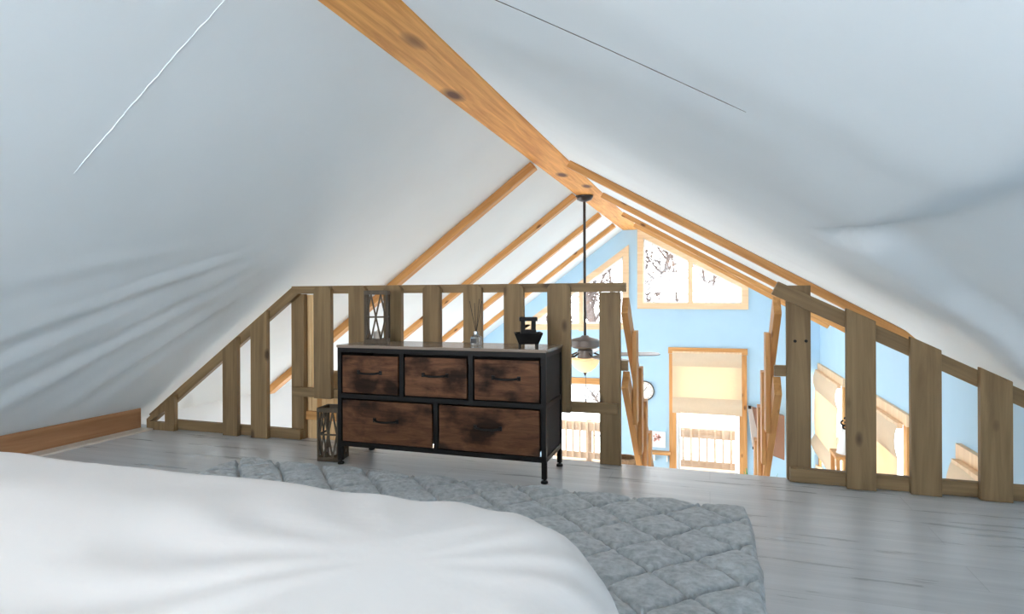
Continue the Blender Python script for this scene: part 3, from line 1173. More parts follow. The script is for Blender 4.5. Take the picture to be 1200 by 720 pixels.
# ------------------------------------------------------------------ lanterns
def make_lantern(loc, label, rz=0.0):
    e = thing('lantern', label, 'lantern', loc, 0.0, 'wooden lattice lanterns')
    x, y, z = loc
    w, h, b = 0.060, 0.275, 0.011
    fr = MB()
    for sx in (-1, 1):
        for sy in (-1, 1):
            MB().box(x + sx * w - (b if sx > 0 else 0), x + sx * w + (0 if sx > 0 else b), y + sy * w - (b if sy > 0 else 0), y + sy * w + (0 if sy > 0 else b), z + 0.022, z + h - 0.022).obj('corner_post', M['lantern'], e, bevel=0.001)
    MB().box(x - w, x + w, y - w, y + w, z + 0.0, z + 0.022).obj('base', M['lantern'], e, bevel=0.001)
    tpb = MB()
    for (xa, xb, ya, yb) in ((-w, w, -w, -w + 0.018), (-w, w, w - 0.018, w), (-w, -w + 0.018, -w + 0.018, w - 0.018), (w - 0.018, w, -w + 0.018, w - 0.018)):
        tpb.box(x + xa, x + xb, y + ya, y + yb, z + h - 0.022, z + h)
    tpb.obj('top_frame', M['lantern'], e)
    for s in (0, 1, 3):                      # the back is open
        mb = MB()
        a, c = -w + b, w - b
        z0, z1 = 0.022, h - 0.022
        zm = (z0 + z1) / 2
        segs = [((a, zm), (c, zm))]
        q = (c - a) / 4
        for m in range(4):
            xa_, xb_ = a + m * q, a + (m + 1) * q
            e0, e1 = (0, 1) if m % 2 == 0 else (1, 0)
            segs.append(((xa_, (zm, z1)[e0]), (xb_, (zm, z1)[e1])))
            segs.append(((xa_, (zm, z0)[e0]), (xb_, (zm, z0)[e1])))
        rot = Matrix.Rotation(s * math.pi / 2, 3, 'Z')
        for (p0, p1) in segs:
            A = rot @ Vector((p0[0], -w + 0.006, p0[1]))
            B = rot @ Vector((p1[0], -w + 0.006, p1[1]))
            mb.bar(Vector(loc) + A, Vector(loc) + B, 0.004, 0.0085, up=rot @ Vector((0, -1, 0.0001)))
        mb.obj('lattice_panel', M['lantern'], e)
    MB().lathe([(0.020, 0.0225), (0.022, 0.03), (0.022, 0.06), (0.004, 0.062), (0.002, 0.07)], 18, (x, y, z)).obj('candle', M['shoe'], e, smooth=True)
    e.rotation_euler = (0, 0, rz)
    return e


pl = onY(440, 402, 2.74)
make_lantern((pl.x, 2.76, DH + 0.0005), 'dark wooden lattice lantern standing on the dresser top', math.radians(23))
make_lantern((-1.876, 2.68, 0.0005), 'dark wooden lattice lantern on the floor beside the dresser', math.radians(8))

# reed diffuser
yd = 2.73
pd = onY(558, 400, yd)
e = thing('reed_diffuser', 'small clear glass reed diffuser with dark reeds on the dresser', 'diffuser', (pd.x, yd, DH))
MB().lathe([(0.026, 0.0008), (0.029, 0.004), (0.029, 0.042), (0.024, 0.047), (0.013, 0.050), (0.013, 0.056)], 24, (pd.x, yd, DH)).obj('bottle', M['liquid'], e, smooth=True)
MB().lathe([(0.0145, 0.0565), (0.0145, 0.071), (0.010, 0.0715)], 20, (pd.x, yd, DH)).obj('collar', M['silver'], e, smooth=True)
MB().box(pd.x - 0.016, pd.x + 0.012, yd - 0.0305, yd - 0.0285, DH + 0.014, DH + 0.038).obj('bottle_label', M['ink'], e)
for dx, dy, hh in ((-0.034, 0.0, 0.15), (-0.012, 0.01, 0.14), (0.020, -0.006, 0.16), (0.026, 0.012, 0.15)):
    MB().tube([(pd.x + dx * 0.05, yd + dy * 0.05, DH + 0.07), (pd.x + dx, yd + dy, DH + 0.07 + hh)], 0.0015, 6).obj('reed', M['reed'], e)

# oil burner
yb_ = 2.70
pb = onY(619, 400, yb_)
bx, bz = pb.x, DH + 0.0005
e = thing('oil_burner', 'black square tapered oil burner with an open tower on the dresser', 'oil burner', (bx, yb_, DH))
rz = math.radians(20)
MR = Matrix.Translation((bx, yb_, bz)) @ Matrix.Rotation(rz, 4, 'Z')


def rb(mb, *a):
    t = MB().box(*a)
    mb.add([MR @ v for v in t.v], t.f)
    return mb


mb = MB()
wt, wb = 0.066, 0.046
z0, z1 = 0.018, 0.070
outer = [(-wb, -wb, z0), (wb, -wb, z0), (wb, wb, z0), (-wb, wb, z0), (-wt, -wt, z1), (wt, -wt, z1), (wt, wt, z1), (-wt, wt, z1)]
wi2, wj = wt - 0.008, wb - 0.004
inner = [(-wj, -wj, z0 + 0.03), (wj, -wj, z0 + 0.03), (wj, wj, z0 + 0.03), (-wj, wj, z0 + 0.03), (-wi2, -wi2, z1), (wi2, -wi2, z1), (wi2, wi2, z1), (-wi2, wi2, z1)]
fs = [(0, 3, 2, 1)] + [(i, (i + 1) % 4, 4 + (i + 1) % 4, 4 + i) for i in range(4)]
fs += [(8, 9, 10, 11)] + [(8 + i, 12 + i, 12 + (i + 1) % 4, 8 + (i + 1) % 4) for i in range(4)]
fs += [(4 + i, 4 + (i + 1) % 4, 12 + (i + 1) % 4, 12 + i) for i in range(4)]
mb.add([MR @ Vector(v) for v in outer + inner], fs)
mb.obj('tray', M['black'], e, bevel=0.0015)
for sx in (-1, 1):
    for sy in (-1, 1):
        rb(MB(), sx * 0.040 - 0.005, sx * 0.040 + 0.005, sy * 0.040 - 0.005, sy * 0.040 + 0.005, 0, 0.0185).obj('foot', M['black'], e)
tw = MB()
rb(tw, -0.036, 0.036, -0.03, 0.03, 0.0485, 0.084)
for sx in (-1, 1):
    rb(tw, sx * 0.025 - 0.0095, sx * 0.025 + 0.0095, -0.026, 0.026, 0.0841, 0.125)
tw.obj('tower', M['black'], e, bevel=0.001)
rb(MB(), -0.042, 0.042, -0.036, 0.036, 0.1251, 0.143).obj('top_dish', M['black'], e, bevel=0.002)

# ------------------------------------------------------------------ rug
def rug():
    xa, xb, ya, yb = -2.29, 0.145, 1.06, 2.49
    nx, ny = 520, 310
    vs, fs = [], []
    cxn, cyn = -0.17, 1.955
    for j in range(ny + 1):
        for i in range(nx + 1):
            x = xa + (xb - xa) * i / nx
            y = ya + (yb - ya) * j / ny
            # rounded, slightly ragged outline
            wob = 0.010 * noise.noise(Vector((x * 9, y * 9, 5))) + 0.012 * noise.noise(Vector((x * 2, y * 2, 8)))
            cr = 0.05
            mx, my = (xa + xb) / 2, (ya + yb) / 2
            hx, hy = (xb - xa) / 2, (yb - ya) / 2
            qx, qy = abs(x - mx) - (hx - cr), abs(y - my) - (hy - cr)
            if qx > 0 and qy > 0:
                q = math.hypot(qx, qy)
                if q > cr:
                    s = cr / q
                    x = mx + math.copysign(hx - cr + qx * s, x - mx)
                    y = my + math.copysign(hy - cr + qy * s, y - my)
            dx, dy = x - cxn, y - cyn
            sx = 0.012 * noise.noise(Vector((x * 5, y * 5, 1)))
            u = (dx + dy + sx) / 0.25 + 0.5
            v = (dx - dy + sx) / 0.25 + 0.5
            du = abs(u - round(u)) * 0.25 / 1.414
            dv = abs(v - round(v)) * 0.25 / 1.414
            gv = math.exp(-(du / 0.0075) ** 2)
            gw = math.exp(-(dv / 0.0075) ** 2)
            ed = min(x - xa, xb - x, y - ya, yb - y)
            et = smooth01(ed / 0.02 + 0.1)
            pile = 0.006 * noise.noise(Vector((x * 16, y * 26, 0))) + 0.0035 * noise.noise(Vector((x * 45, y * 70, 4)))
            dome = smooth01(min(du, dv) / 0.07)
            z = (0.026 + 0.008 * dome + pile - 0.022 * max(gv, gw)) * et + 0.002
            vs.append((x + wob * (1 - smooth01(ed / 0.1)), y + wob * (1 - smooth01(ed / 0.1)), max(0.002, z)))
    for j in range(ny):
        for i in range(nx):
            a = j * (nx + 1) + i
            fs.append((a, a + 1, a + nx + 2, a + nx + 1))
    # flat underside
    k = len(vs)
    ring = [i for i in range(nx + 1)] + [j * (nx + 1) + nx for j in range(1, ny + 1)] + [ny * (nx + 1) + i for i in range(nx - 1, -1, -1)] + [j * (nx + 1) for j in range(ny - 1, 0, -1)]
    for q in ring:
        vs.append((vs[q][0], vs[q][1], 0.0005))
    m = len(ring)
    for q in range(m):
        fs.append((ring[(q + 1) % m], ring[q], k + q, k + (q + 1) % m))
    fs.append([k + q for q in range(m)][::-1])
    o = MB().add(vs, fs).obj('rug', M['rug'], smooth=80)
    tag(o, 'fluffy grey rug with a stitched diamond pattern between the bed and the dresser', 'rug')


rug()

# ------------------------------------------------------------------ bed and duvet
BXa, BXb, BYa, BYb = -1.80, -0.085, -1.25, 0.97
be = thing('bed', 'low white bed base and mattress under the white duvet', 'bed', ((BXa + BXb) / 2, (BYa + BYb) / 2, 0))
MB().box(BXa + 0.12, BXb - 0.14, BYa + 0.05, BYb - 0.14, 0.075, 0.22).obj('bed_base', M['pine'], be, bevel=0.01)
MB().box(BXa + 0.12, BXb - 0.14, BYa + 0.05, BYb - 0.14, 0.2205, 0.43).obj('mattress', M['mattress'], be, bevel=0.03)
for x in (BXa + 0.2, BXb - 0.22):
    for y in (BYa + 0.15, BYb - 0.22):
        MB().box(x - 0.03, x + 0.03, y - 0.03, y + 0.03, 0.001, 0.0745).obj('leg', M['pine'], be)


def duvet():
    cx, cy = (BXa + BXb) / 2, (BYa + BYb) / 2
    hx, hy = (BXb - BXa) / 2, (BYb - BYa) / 2
    rc = 0.31
    N = 420
    # outline of the rounded plan, by angle-free arc length
    pts = []
    def arc(ox, oy, a0):
        L = rc * math.pi / 2
        n = 46
        for i in range(n):
            a = a0 + math.pi / 2 * i / n
            pts.append((ox + rc * math.cos(a), oy + rc * math.sin(a), math.cos(a), math.sin(a)))
    def line(x0, y0, x1, y1, nx_, ny_):
        n = 70
        for i in range(n):
            t = i / n
            pts.append((x0 + (x1 - x0) * t, y0 + (y1 - y0) * t, nx_, ny_))
    line(hx, -hy + rc, hx, hy - rc, 1, 0)
    arc(hx - rc, hy - rc, 0)
    line(hx - rc, hy, -hx + rc, hy, 0, 1)
    arc(-hx + rc, hy - rc, math.pi / 2)
    line(-hx, hy - rc, -hx, -hy + rc, -1, 0)
    arc(-hx + rc, -hy + rc, math.pi)
    line(-hx + rc, -hy, hx - rc, -hy, 0, -1)
    arc(hx - rc, -hy + rc, 1.5 * math.pi)
    n = len(pts)
    H, r = 0.515, 0.11
    rings = []
    for k in range(14):                       # hanging side
        t = k / 13
        rings.append(('side', 0.05 + (H - r - 0.05) * t, 0.03 * (1 - t)))
    for k in range(1, 11):                    # rounded shoulder
        a = math.pi / 2 * k / 10
        rings.append(('round', H - r + r * math.sin(a), -r * (1 - math.cos(a))))
    K = 60
    vs = []
    for kind, z, off in rings:
        for i, (x, y, ax, ay) in enumerate(pts):
            s = i / n * 2 * math.pi * 26
            wv = 0
            tt = max(0, min(1, (H - z) / 0.3))
            wv = (0.020 * math.sin(s + 2 * noise.noise(Vector((i * 0.05, 0, 0)))) + 0.015 * math.sin(s * 1.7 + 1)) * smooth01(tt)
            p = Vector((cx + x + ax * (off + wv), cy + y + ay * (off + wv), z))
            vs.append(p)
    m = len(rings)
    for k in range(1, K + 1):                 # top, shrinking towards the middle
        t = 1 - (k / K) ** 1.0
        for i, (x, y, ax, ay) in enumerate(pts):
            bx_, by_ = x - ax * r, y - ay * r
            vs.append(Vector((cx + bx_ * t, cy + by_ * t, H)))
    # gentle puffs and folds
    fc = Vector((-0.35, 0.62))
    for q, v in enumerate(vs):
        top = smooth01((v.z - 0.3) / 0.2)
        ex = min(1, min(BXb - v.x, v.x - BXa, BYb - v.y, v.y - BYa) / 0.35)
        ex = max(0, ex)
        v.z += top * (0.030 * smooth01(ex) + 0.007 * noise.noise(Vector((v.x * 2.2, v.y * 2.0, 0))) + 0.004 * noise.noise(Vector((v.x * 6, v.y * 4.5, 3))))
        # pulled creases near the visible corner
        dx, dy = v.x - fc.x, v.y - fc.y
        d = math.hypot(dx, dy)
        a = math.atan2(dy, dx)
        v.z += top * 0.0025 * math.exp(-((d - 0.28) / 0.16) ** 2) * math.sin(a * 15 + 4 * noise.noise(Vector((v.x * 3, v.y * 3, 6))))
    fs = []
    R = m + K
    for k in range(R - 1):
        for i in range(n):
            j = (i + 1) % n
            fs.append((k * n + i, k * n + j, (k + 1) * n + j, (k + 1) * n + i))
    o = MB().add(vs, fs)
    o = o.obj('duvet', M['duvet'], smooth=80)
    tag(o, 'smooth white duvet spread over the bed in the foreground', 'duvet')


duvet()

# ------------------------------------------------------------------ ceiling fan
yf = onZ(683, 229, BZ - 0.0)
fx, fy = yf.x, yf.y
fx = max(BX0 + 0.07, min(BX1 - 0.07, fx))
k = math.hypot(fx, fy)
dep = FW.dot(Vector((fx, fy, 0)))
zp = lambda py: EYE - (py - 346.7) / FPX * dep
fa = thing('ceiling_fan', 'dark ceiling fan with glass light bowl hanging on a long rod from the beam', 'ceiling fan', (fx, fy, BZ))
MB().lathe([(0.085, BZ - 0.007), (0.085, BZ - 0.02), (0.07, BZ - 0.045), (0.035, BZ - 0.06), (0.016, BZ - 0.065)], 26, (fx, fy, 0)).obj('canopy', M['bronze'], fa, smooth=True)
zm = zp(397)
MB().tube([(fx, fy, BZ - 0.06), (fx, fy, zm)], 0.0135, 12).obj('rod', M['bronze'], fa, smooth=True)
MB().lathe([(0.03, zm + 0.03), (0.045, zm + 0.015), (0.125, zm - 0.005), (0.14, zm - 0.02), (0.14, zm - 0.075), (0.11, zm - 0.095), (0.05, zm - 0.10)],
           32, (fx, fy, 0)).obj('motor_housing', M['motor'], fa, smooth=True)
zb_ = zp(415.8)
for q in range(5):
    a = YAW + math.radians(3) + q * 2 * math.pi / 5
    d = Vector((math.cos(a), math.sin(a), 0))
    s = Vector((-math.sin(a), math.cos(a), 0))
    pitch = 0.14
    u = (s * math.cos(pitch) + Vector((0, 0, 1)) * math.sin(pitch))
    c = Vector((fx, fy, zb_))
    outline = []
    ws = [(0.19, 0.045), (0.24, 0.056), (0.45, 0.066), (0.64, 0.07), (0.70, 0.062), (0.735, 0.035)]
    nn = d.cross(u)
    top = [c + d * r + u * w for r, w in ws] + [c + d * r - u * w for r, w in ws[::-1]]
    n = len(top)
    vs = [p + nn * 0.004 for p in top] + [p - nn * 0.004 for p in top]
    fs = [tuple(range(n)), tuple(range(2 * n - 1, n - 1, -1))] + [(i, n + i, n + (i + 1) % n, (i + 1) % n) for i in range(n)]
    bl = MB().add(vs, fs).obj('blade', M['motor'], fa, bevel=0.001)
    ir = MB().tube([c + d * 0.09 + Vector((0, 0, 0.015)), c + d * 0.15 + Vector((0, 0, -0.012)), c + d * 0.22 + Vector((0, 0, -0.008))], 0.009, 8)
    ir.obj('blade_iron', M['bronze'], fa, smooth=True)
zl0 = zp(418)
MB().lathe([(0.06, zm - 0.1005), (0.075, zm - 0.115), (0.075, zl0 - 0.015), (0.05, zl0 - 0.02)], 26, (fx, fy, 0)).obj('light_fitter', M['motor'], fa, smooth=True)
zbot = zp(437)
H = zl0 - 0.022 - zbot
prof = [(0.135, zl0 - 0.022), (0.14, zl0 - 0.03), (0.13, zl0 - 0.022 - H * 0.35), (0.10, zl0 - 0.022 - H * 0.65), (0.055, zl0 - 0.022 - H * 0.9), (0.012, zbot)]
MB().lathe(prof, 32, (fx, fy, 0)).obj('glass_bowl', M['frost'], fa, smooth=True)
MB().lathe([(0.012, zbot + 0.004), (0.016, zbot - 0.006), (0.010, zbot - 0.016), (0.004, zbot - 0.03)], 14, (fx, fy, 0)).obj('finial', M['bronze'], fa, smooth=True)
zc1 = zp(470)
pc = MB().tube([(fx + 0.01, fy - 0.02, zbot + 0.01), (fx + 0.01, fy - 0.02, zc1 + 0.03)], 0.0018, 6)
pc = pc.obj('pull_chain', M['bronze'], fa)
MB().lathe([(0.004, zc1 + 0.03), (0.008, zc1 + 0.02), (0.008, zc1 - 0.012), (0.004, zc1 - 0.02)], 12, (fx + 0.01, fy - 0.02, 0)).obj('chain_pull', M['bronze'], fa, smooth=True)

# ------------------------------------------------------------------ things on the gable wall
pcx = onY(755, 458, YG)
ck = thing('wall_clock', 'round ivory wall clock with dark rim on the blue gable wall', 'clock', (pcx.x, YG, pcx.z))
MB().lathe([(0.135, -0.001), (0.135, -0.02), (0.13, -0.022)], 40, (pcx.x, YG, pcx.z), 'Y').obj('clock_face', M['clockface'], ck, smooth=True)
rim = MB()
rim.tube([(pcx.x + 0.14 * math.cos(a * math.pi / 24), YG - 0.018, pcx.z + 0.14 * math.sin(a * math.pi / 24)) for a in range(49)], 0.008, 8)
rim.obj('rim', M['bronze'], ck, smooth=True)
for ang, ln in ((0.6, 0.075), (-0.9, 0.1)):
    MB().bar((pcx.x, YG - 0.026, pcx.z), (pcx.x + math.sin(ang) * ln, YG - 0.026, pcx.z + math.cos(ang) * ln), 0.003, 0.007, (0, 1, 0)).obj('clock_hand', M['ink'], ck)
for i in range(12):
    tk = MB()
    a = i * math.pi / 6
    tk.bar((pcx.x + 0.105 * math.cos(a), YG - 0.0225, pcx.z + 0.105 * math.sin(a)), (pcx.x + 0.125 * math.cos(a), YG - 0.0225, pcx.z + 0.125 * math.sin(a)), 0.002, 0.005, (0, 1, 0))
    tk.obj('hour_mark', M['ink'], ck)

p0, p1 = onY(761, 505, YG), onY(780, 525, YG)
pr = thing('wall_print', 'small white print with pink flowers above the wooden shelf', 'picture', (p0.x, YG, p1.z))
MB().box(p0.x, p1.x, YG - 0.014, YG - 0.001, p1.z, p0.z).obj('print_sheet', M['paper'], pr, bevel=0.002)
fl = MB()
for i in range(16):
    a = random.random() * 6.28
    r = 0.06 * math.sqrt(random.random())
    fl.lathe([(0.014, -0.0005), (0.013, -0.003)], 8, ((p0.x + p1.x) / 2 + r * math.cos(a), YG - 0.0142, (p0.z + p1.z) / 2 + 0.02 + r * math.sin(a)), 'Y')
fl.obj('flower_motif', M['pink'], pr)
p2, p3 = onY(763, 528.5, YG), onY(786, 528.5, YG)
shf = thing('wall_shelf', 'honey wooden wall shelf below the small print beside the door', 'shelf', (p2.x, YG, p2.z))
board('shelf_board', (p2.x, YG - 0.08, p2.z), (p3.x - 0.0, YG - 0.08, p2.z), 0.03, 0.155, M['pine'], shf)
for x in (p2.x + 0.04, p3.x - 0.06):
    MB().prismY([(x, p2.z - 0.016), (x + 0.02, p2.z - 0.016), (x + 0.02, p2.z - 0.13), (x, p2.z - 0.13)], YG - 0.06, YG - 0.002).obj('bracket', M['white'], shf)

# tilted brown panel on the gable wall, seen past the stair rail
yw = 8.80
W = lambda px, py: (onY(px, py, yw).x, onY(px, py, yw).z)
wp = thing('wall_panel', 'tilted brown panel with a taupe edge on the blue wall right of the glazed door', 'wall panel',
           (onY(898, 505, yw).x, YG, onY(898, 505, yw).z))
MB().prismY([W(880.5, 477.5), W(919.5, 488), W(919.5, 540), W(891.5, 529)], yw, yw + 0.10).obj('panel_body', M['leather'], wp, bevel=0.006)
MB().prismY([W(876.5, 476.5), W(881, 477.5), W(892.5, 529.3), W(882, 525.5)], yw - 0.02, yw + 0.099).obj('edge_face', M['greycloth'], wp, bevel=0.004)
for (px, py) in ((878.5, 477.5), (883.5, 525)):
    x, z = W(px, py)
    MB().box(x - 0.02, x + 0.02, yw - 0.025, yw + 0.02, z - 0.02, z + 0.02).obj('corner_cap', M['black'], wp, bevel=0.003)
x, z = W(900, 508)
MB().box(x - 0.06, x + 0.06, yw + 0.10, YG - 0.001, z - 0.06, z + 0.06).obj('bracket', M['black'], wp)


# potted plant near the bottom of the stairs
def plant(loc, hh, label, n=16, seed=1):
    random.seed(seed)
    e = thing('potted_plant', label, 'plant', loc)
    x, y, z = loc
    MB().lathe([(0.09, 0.001), (0.13, 0.2), (0.14, 0.2), (0.14, 0.24), (0.115, 0.24), (0.11, 0.2), (0.02, 0.2)], 20, loc).obj('pot', M['pot'], e, smooth=True)
    lf = MB()
    for i in range(n):
        a = i * 2.4
        L = hh * (0.75 + 0.4 * random.random())
        lean = 0.12 + 0.25 * random.random()
        base = Vector((x, y, z + 0.2))
        for s in range(7):
            t0 = s / 7
            t1 = (s + 1) / 7
            def P(t):
                return base + Vector((math.cos(a) * lean * t * t, math.sin(a) * lean * t * t, L * t * (1 - 0.15 * t)))
            side = Vector((-math.sin(a), math.cos(a), 0))
            w0 = 0.035 * math.sin(math.pi * min(0.97, t0 * 0.9 + 0.1))
            w1 = 0.035 * math.sin(math.pi * min(0.97, t1 * 0.9 + 0.1))
            lf.add([P(t0) - side * w0, P(t0) + side * w0, P(t1) + side * w1, P(t1) - side * w1], [(0, 1, 2, 3)])
    lf.obj('leaves', M['leaf'], e, smooth=80)
    return e


q = onY(884, 551, 6.3)
plant((q.x, 6.3, ZLOW), q.z - ZLOW - 0.2 + 0.05, 'green leafy potted plant showing left of the right stair railing', 14, 3)
q = onY(914, 552, 5.3)
plant((q.x, 5.3, ZLOW), q.z - ZLOW - 0.2 + 0.05, 'green leafy potted plant between the right stair railing and its post', 14, 5)

# wicker basket low at the left of the stair
q = onY(731.5, 540, 7.0)
bk = thing('wicker_basket', 'rounded brown wicker basket glimpsed at the foot of the left stair railing', 'basket', (q.x, 7.0, ZLOW))
hb = q.z - ZLOW
MB().box(q.x - 0.22, q.x + 0.22, 6.9, 7.35, ZLOW + hb - 0.3, ZLOW + hb - 0.26).box(q.x - 0.2, q.x - 0.16, 6.92, 6.96, ZLOW, ZLOW + hb - 0.3).box(q.x + 0.16, q.x + 0.2, 6.92, 6.96, ZLOW, ZLOW + hb - 0.3).box(q.x - 0.2, q.x - 0.16, 7.29, 7.33, ZLOW, ZLOW + hb - 0.3).box(q.x + 0.16, q.x + 0.2, 7.29, 7.33, ZLOW, ZLOW + hb - 0.3).obj('stand', M['pine'], bk)
MB().lathe([(0.10, hb - 0.2595), (0.145, hb - 0.18), (0.15, hb - 0.05), (0.135, hb + 0.01), (0.12, hb + 0.01), (0.13, hb - 0.06), (0.02, hb - 0.24)], 26, (q.x, 7.12, ZLOW)).obj('bowl', M['wicker'], bk, smooth=True)

# table lamp on a wooden stand by the right wall
yl = 5.6
q = onY(985, 500, yl)
xl = q.x
zt_ = onY(985, 531, yl).z
sd = thing('side_table', 'small honey pine side table under the white lamp, right of the stairs', 'table', (xl, yl, ZLOW))
MB().box(xl - 0.06, xl + 0.22, yl - 0.14, yl + 0.14, zt_ - 0.03, zt_).obj('table_top', M['pine'], sd, bevel=0.003)
for dx in (-0.04, 0.2):
    for dy in (-0.12, 0.12):
        MB().box(xl + dx - 0.014, xl + dx + 0.014, yl + dy - 0.014, yl + dy + 0.014, ZLOW + 0.001, zt_ - 0.0305).obj('leg', M['pineZ'], sd)
lp = thing('table_lamp', 'white cone lamp with a black scroll top on the small side table', 'lamp', (xl + 0.07, yl, zt_))
hl = onY(985, 503, yl).z - zt_
MB().lathe([(0.085, 0.001), (0.08, 0.01), (0.045, hl * 0.97), (0.04, hl)], 24, (xl + 0.05, yl, zt_)).obj('lamp_shade', M['white'], lp, smooth=True)
sc_ = MB()
for a0, dz in ((0, 0.015), (2.2, 0.05), (4.2, 0.085)):
    pts = []
    for i in range(14):
        t = i / 13
        a = a0 + t * 5
        r = 0.055 * (1 - 0.6 * t)
        pts.append((xl + 0.05 + r * math.cos(a), yl - 0.01 + 0.3 * r * math.sin(a), zt_ + hl + dz + 0.5 * r * math.sin(a)))
    sc_.tube(pts, 0.008, 8)
sc_.tube([(xl + 0.05, yl, zt_ + hl - 0.01), (xl + 0.05, yl, zt_ + hl + 0.11)], 0.008, 8)
sc_.obj('scroll_top', M['black'], lp, smooth=True)

# ------------------------------------------------------------------ outside: deck, railing, ground, trees
o = MB().box(-6, 4, YG + 0.15, 11.6, ZLOW - 0.15, ZLOW - 0.03).obj('deck', M['deck'])
struct(o)
yk = 11.3
ztr = onY(830, 503, yk).z
zbr = onY(830, 545, yk).z
dk = thing('deck_railing', 'pale wooden deck railing outside the glazed doors', 'railing', (-1, yk, ZLOW))
board('top_rail', (-4.5, yk, ztr - 0.09), (2.6, yk, ztr - 0.09), 0.18, 0.045, M['deck'], dk)
board('bottom_rail', (-4.5, yk, zbr), (2.6, yk, zbr), 0.12, 0.045, M['deck'], dk)
for i in range(52):
    x = -4.4 + i * 0.136
    MB().box(x - 0.019, x + 0.019, yk - 0.06, yk - 0.0235, zbr - 0.05, ztr - 0.02).obj('baluster', M['deck'], dk)
for x in (-4.5, -2.2, 0.95, 2.6):
    MB().box(x - 0.05, x + 0.05, yk + 0.024, yk + 0.12, ZLOW - 0.03, ztr + 0.02).obj('post', M['deck'], dk)

gr = MB().box(-60, 60, YG + 0.2, 90, -4.6, -4.5)
gr = gr.obj('ground', M['snow'])
struct(gr)


def tree_mesh(seed, H):
    rnd = random.Random(seed)
    mb = MB()

    def branch(p, d, L, r, lev):
        n = 5 if lev < 2 else 3
        pts = [p.copy()]
        q = p.copy()
        dd = d.copy()
        for i in range(n):
            dd = (dd + Vector((rnd.uniform(-1, 1), rnd.uniform(-1, 1), rnd.uniform(-0.4, 0.7))) * (0.13 if lev == 0 else 0.25)).normalized()
            q = q + dd * (L / n)
            pts.append(q.copy())
        mb.tube(pts, [r * (1 - 0.75 * i / n) for i in range(n + 1)], 6 if lev == 0 else 4)
        if lev >= 3:
            return
        cnt = (36, 9, 5)[lev]
        for c in range(cnt):
            t = rnd.uniform(0.22 if lev == 0 else 0.2, 1)
            i = min(n - 1, int(t * n))
            b = pts[i].lerp(pts[i + 1], t * n - i)
            a = rnd.uniform(0, 6.28)
            out = Vector((math.cos(a), math.sin(a), rnd.uniform(0.1, 0.9))).normalized()
            nd = (dd * 0.35 + out).normalized()
            branch(b, nd, L * rnd.uniform(0.10, 0.15) * (1 - 0.35 * t) if lev == 0 else L * rnd.uniform(0.3, 0.5), r * (0.42 if lev < 2 else 0.5), lev + 1)
    branch(Vector((0, 0, 0)), Vector((0, 0, 1)), H, 0.12, 0)
    return mb


tms = [tree_mesh(s, h) for s, h in ((1, 10), (2, 12), (3, 9), (4, 11))]
protos = []
rnd = random.Random(11)
spots = []
tries = 0
while len(spots) < 32 and tries < 4000:
    tries += 1
    y = rnd.uniform(13.5, 42)
    x = y * rnd.uniform(-0.36, 0.12)
    if all((x - a) ** 2 + (y - b) ** 2 > 4.1 ** 2 for a, b in spots):
        spots.append((x, y))
spots += [(XR + 4.2, 6.0), (XR + 5.5, 8.5), (XR + 4.8, 3.6)]
for i, (x, y) in enumerate(spots):
    k = i % 4
    if i < 4:
        o = tms[k].obj('bare_tree', M['bark'])
        protos.append(o)
    else:
        o = protos[k].copy()
        C.objects.link(o)
    o.location = (x, y, -4.5)
    o.rotation_euler = (0, 0, rnd.uniform(0, 6.28))
    tag(o, 'bare winter tree in the bright woodland outside the windows', 'tree', 'bare trees outside the windows')

# ------------------------------------------------------------------ light: an overcast bright sky through the openings
wd = bpy.data.worlds.new('sky')
SC.world = wd
wd.use_nodes = True
nt = wd.node_tree
bg = nt.nodes['Background']
tc = nt.nodes.new('ShaderNodeTexCoord')
sx = nt.nodes.new('ShaderNodeSeparateXYZ')
nt.links.new(tc.outputs['Generated'], sx.inputs[0])
rp = nt.nodes.new('ShaderNodeValToRGB')
rp.color_ramp.elements[0].position = 0.45
rp.color_ramp.elements[0].color = (0.92, 0.96, 1.0, 1)
rp.color_ramp.elements[1].position = 0.9
rp.color_ramp.elements[1].color = (0.80, 0.92, 1.0, 1)
mr = nt.nodes.new('ShaderNodeMapRange')
mr.inputs['From Min'].default_value = -1
mr.inputs['From Max'].default_value = 1
nt.links.new(sx.outputs['Z'], mr.inputs['Value'])
nt.links.new(mr.outputs[0], rp.inputs['Fac'])
nt.links.new(rp.outputs[0], bg.inputs['Color'])
bg.inputs['Strength'].default_value = 7.5


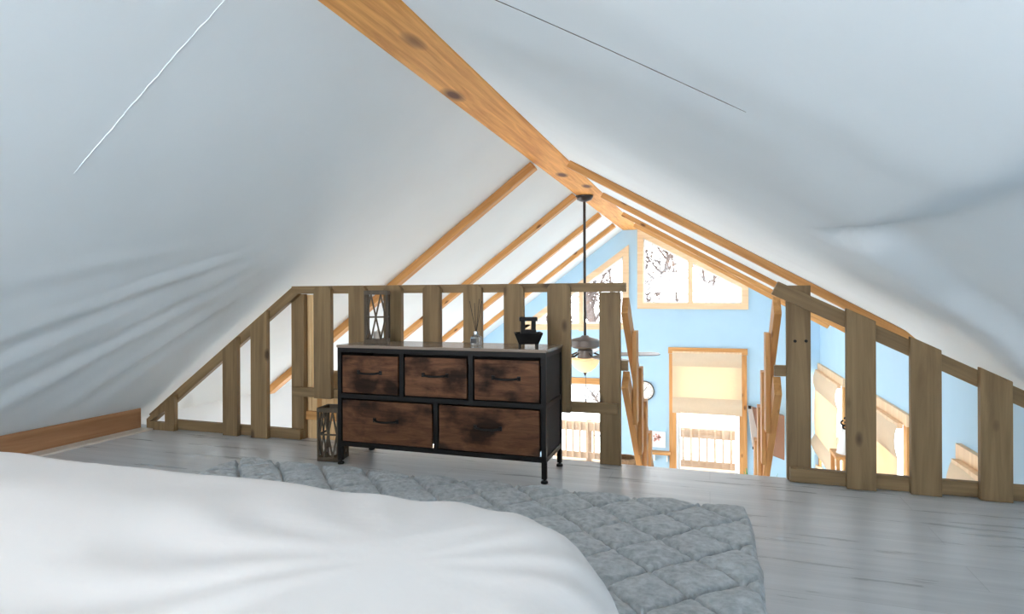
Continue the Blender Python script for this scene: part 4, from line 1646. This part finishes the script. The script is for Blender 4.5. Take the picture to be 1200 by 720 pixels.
def portal(name, loc, sx_, sy_, direction):
    l = bpy.data.lights.new(name, 'AREA')
    l.shape = 'RECTANGLE'
    l.size, l.size_y = sx_, sy_
    l.cycles.is_portal = True
    o = bpy.data.objects.new(name, l)
    C.objects.link(o)
    o.location = loc
    o.rotation_euler = Vector(direction).to_track_quat('-Z', 'Y').to_euler()
    return o


def bb(p):
    return min(a for a, b in p), max(a for a, b in p), min(b for a, b in p), max(b for a, b in p)


for nm, p in (('a', WR_in), ('b', WL_in), ('c', DR_in), ('d', DL_in)):
    a, b, c, d = bb(p)
    portal('window_daylight', ((a + b) / 2, YG + 0.16, (c + d) / 2), b - a, d - c, (0, -1, 0))
for (ya, yb, h, s) in wins:
    portal('window_daylight', (XR + 0.16, (ya + yb) / 2, (h + s) / 2), h - s, yb - ya, (-1, 0, 0))
for h in fill_holesL:
    portal('window_daylight', (XL - 0.16, (h[0][0] + h[1][0]) / 2, -1.02), 1.35, 1.7, (1, 0, 0))  # sky through the added left openings
a, b, c, d = bb(FILL_WIN)
portal('window_daylight', ((a + b) / 2, -2.5, (c + d) / 2), b - a, d - c, (0, 1, 0))  # sky through the added rear window, as fill

# lamp in the fan's bowl
l = bpy.data.lights.new('fan_lamp', 'POINT')
l.energy = 0.4
l.color = (1, 0.78, 0.5)
l.shadow_soft_size = 0.04
o = bpy.data.objects.new('fan_lamp', l)
C.objects.link(o)
o.location = (fx, fy, (zl0 + zbot) / 2 + 0.01)

# ------------------------------------------------------------------ camera
cam = bpy.data.cameras.new('camera')
cam.sensor_width = 36
cam.sensor_fit = 'HORIZONTAL'
cam.lens = 36 * FPX / 1200
cam.shift_y = (HOR - 360) / 1200
cam.clip_start = 0.02
co = bpy.data.objects.new('camera', cam)
C.objects.link(co)
mt = Matrix((RT, UP, -FW)).transposed().to_4x4()
mt.translation = EYEV
co.matrix_world = mt
SC.camera = co

vs_ = SC.view_settings
vs_.view_transform = 'Standard'
vs_.look = 'None'
vs_.gamma = 1
vs_.use_curve_mapping = False
vs_.exposure = 0.78
SC.cycles.max_bounces = 14
SC.cycles.diffuse_bounces = 10
SC.cycles.transparent_max_bounces = 16
SC.cycles.sample_clamp_indirect = 10
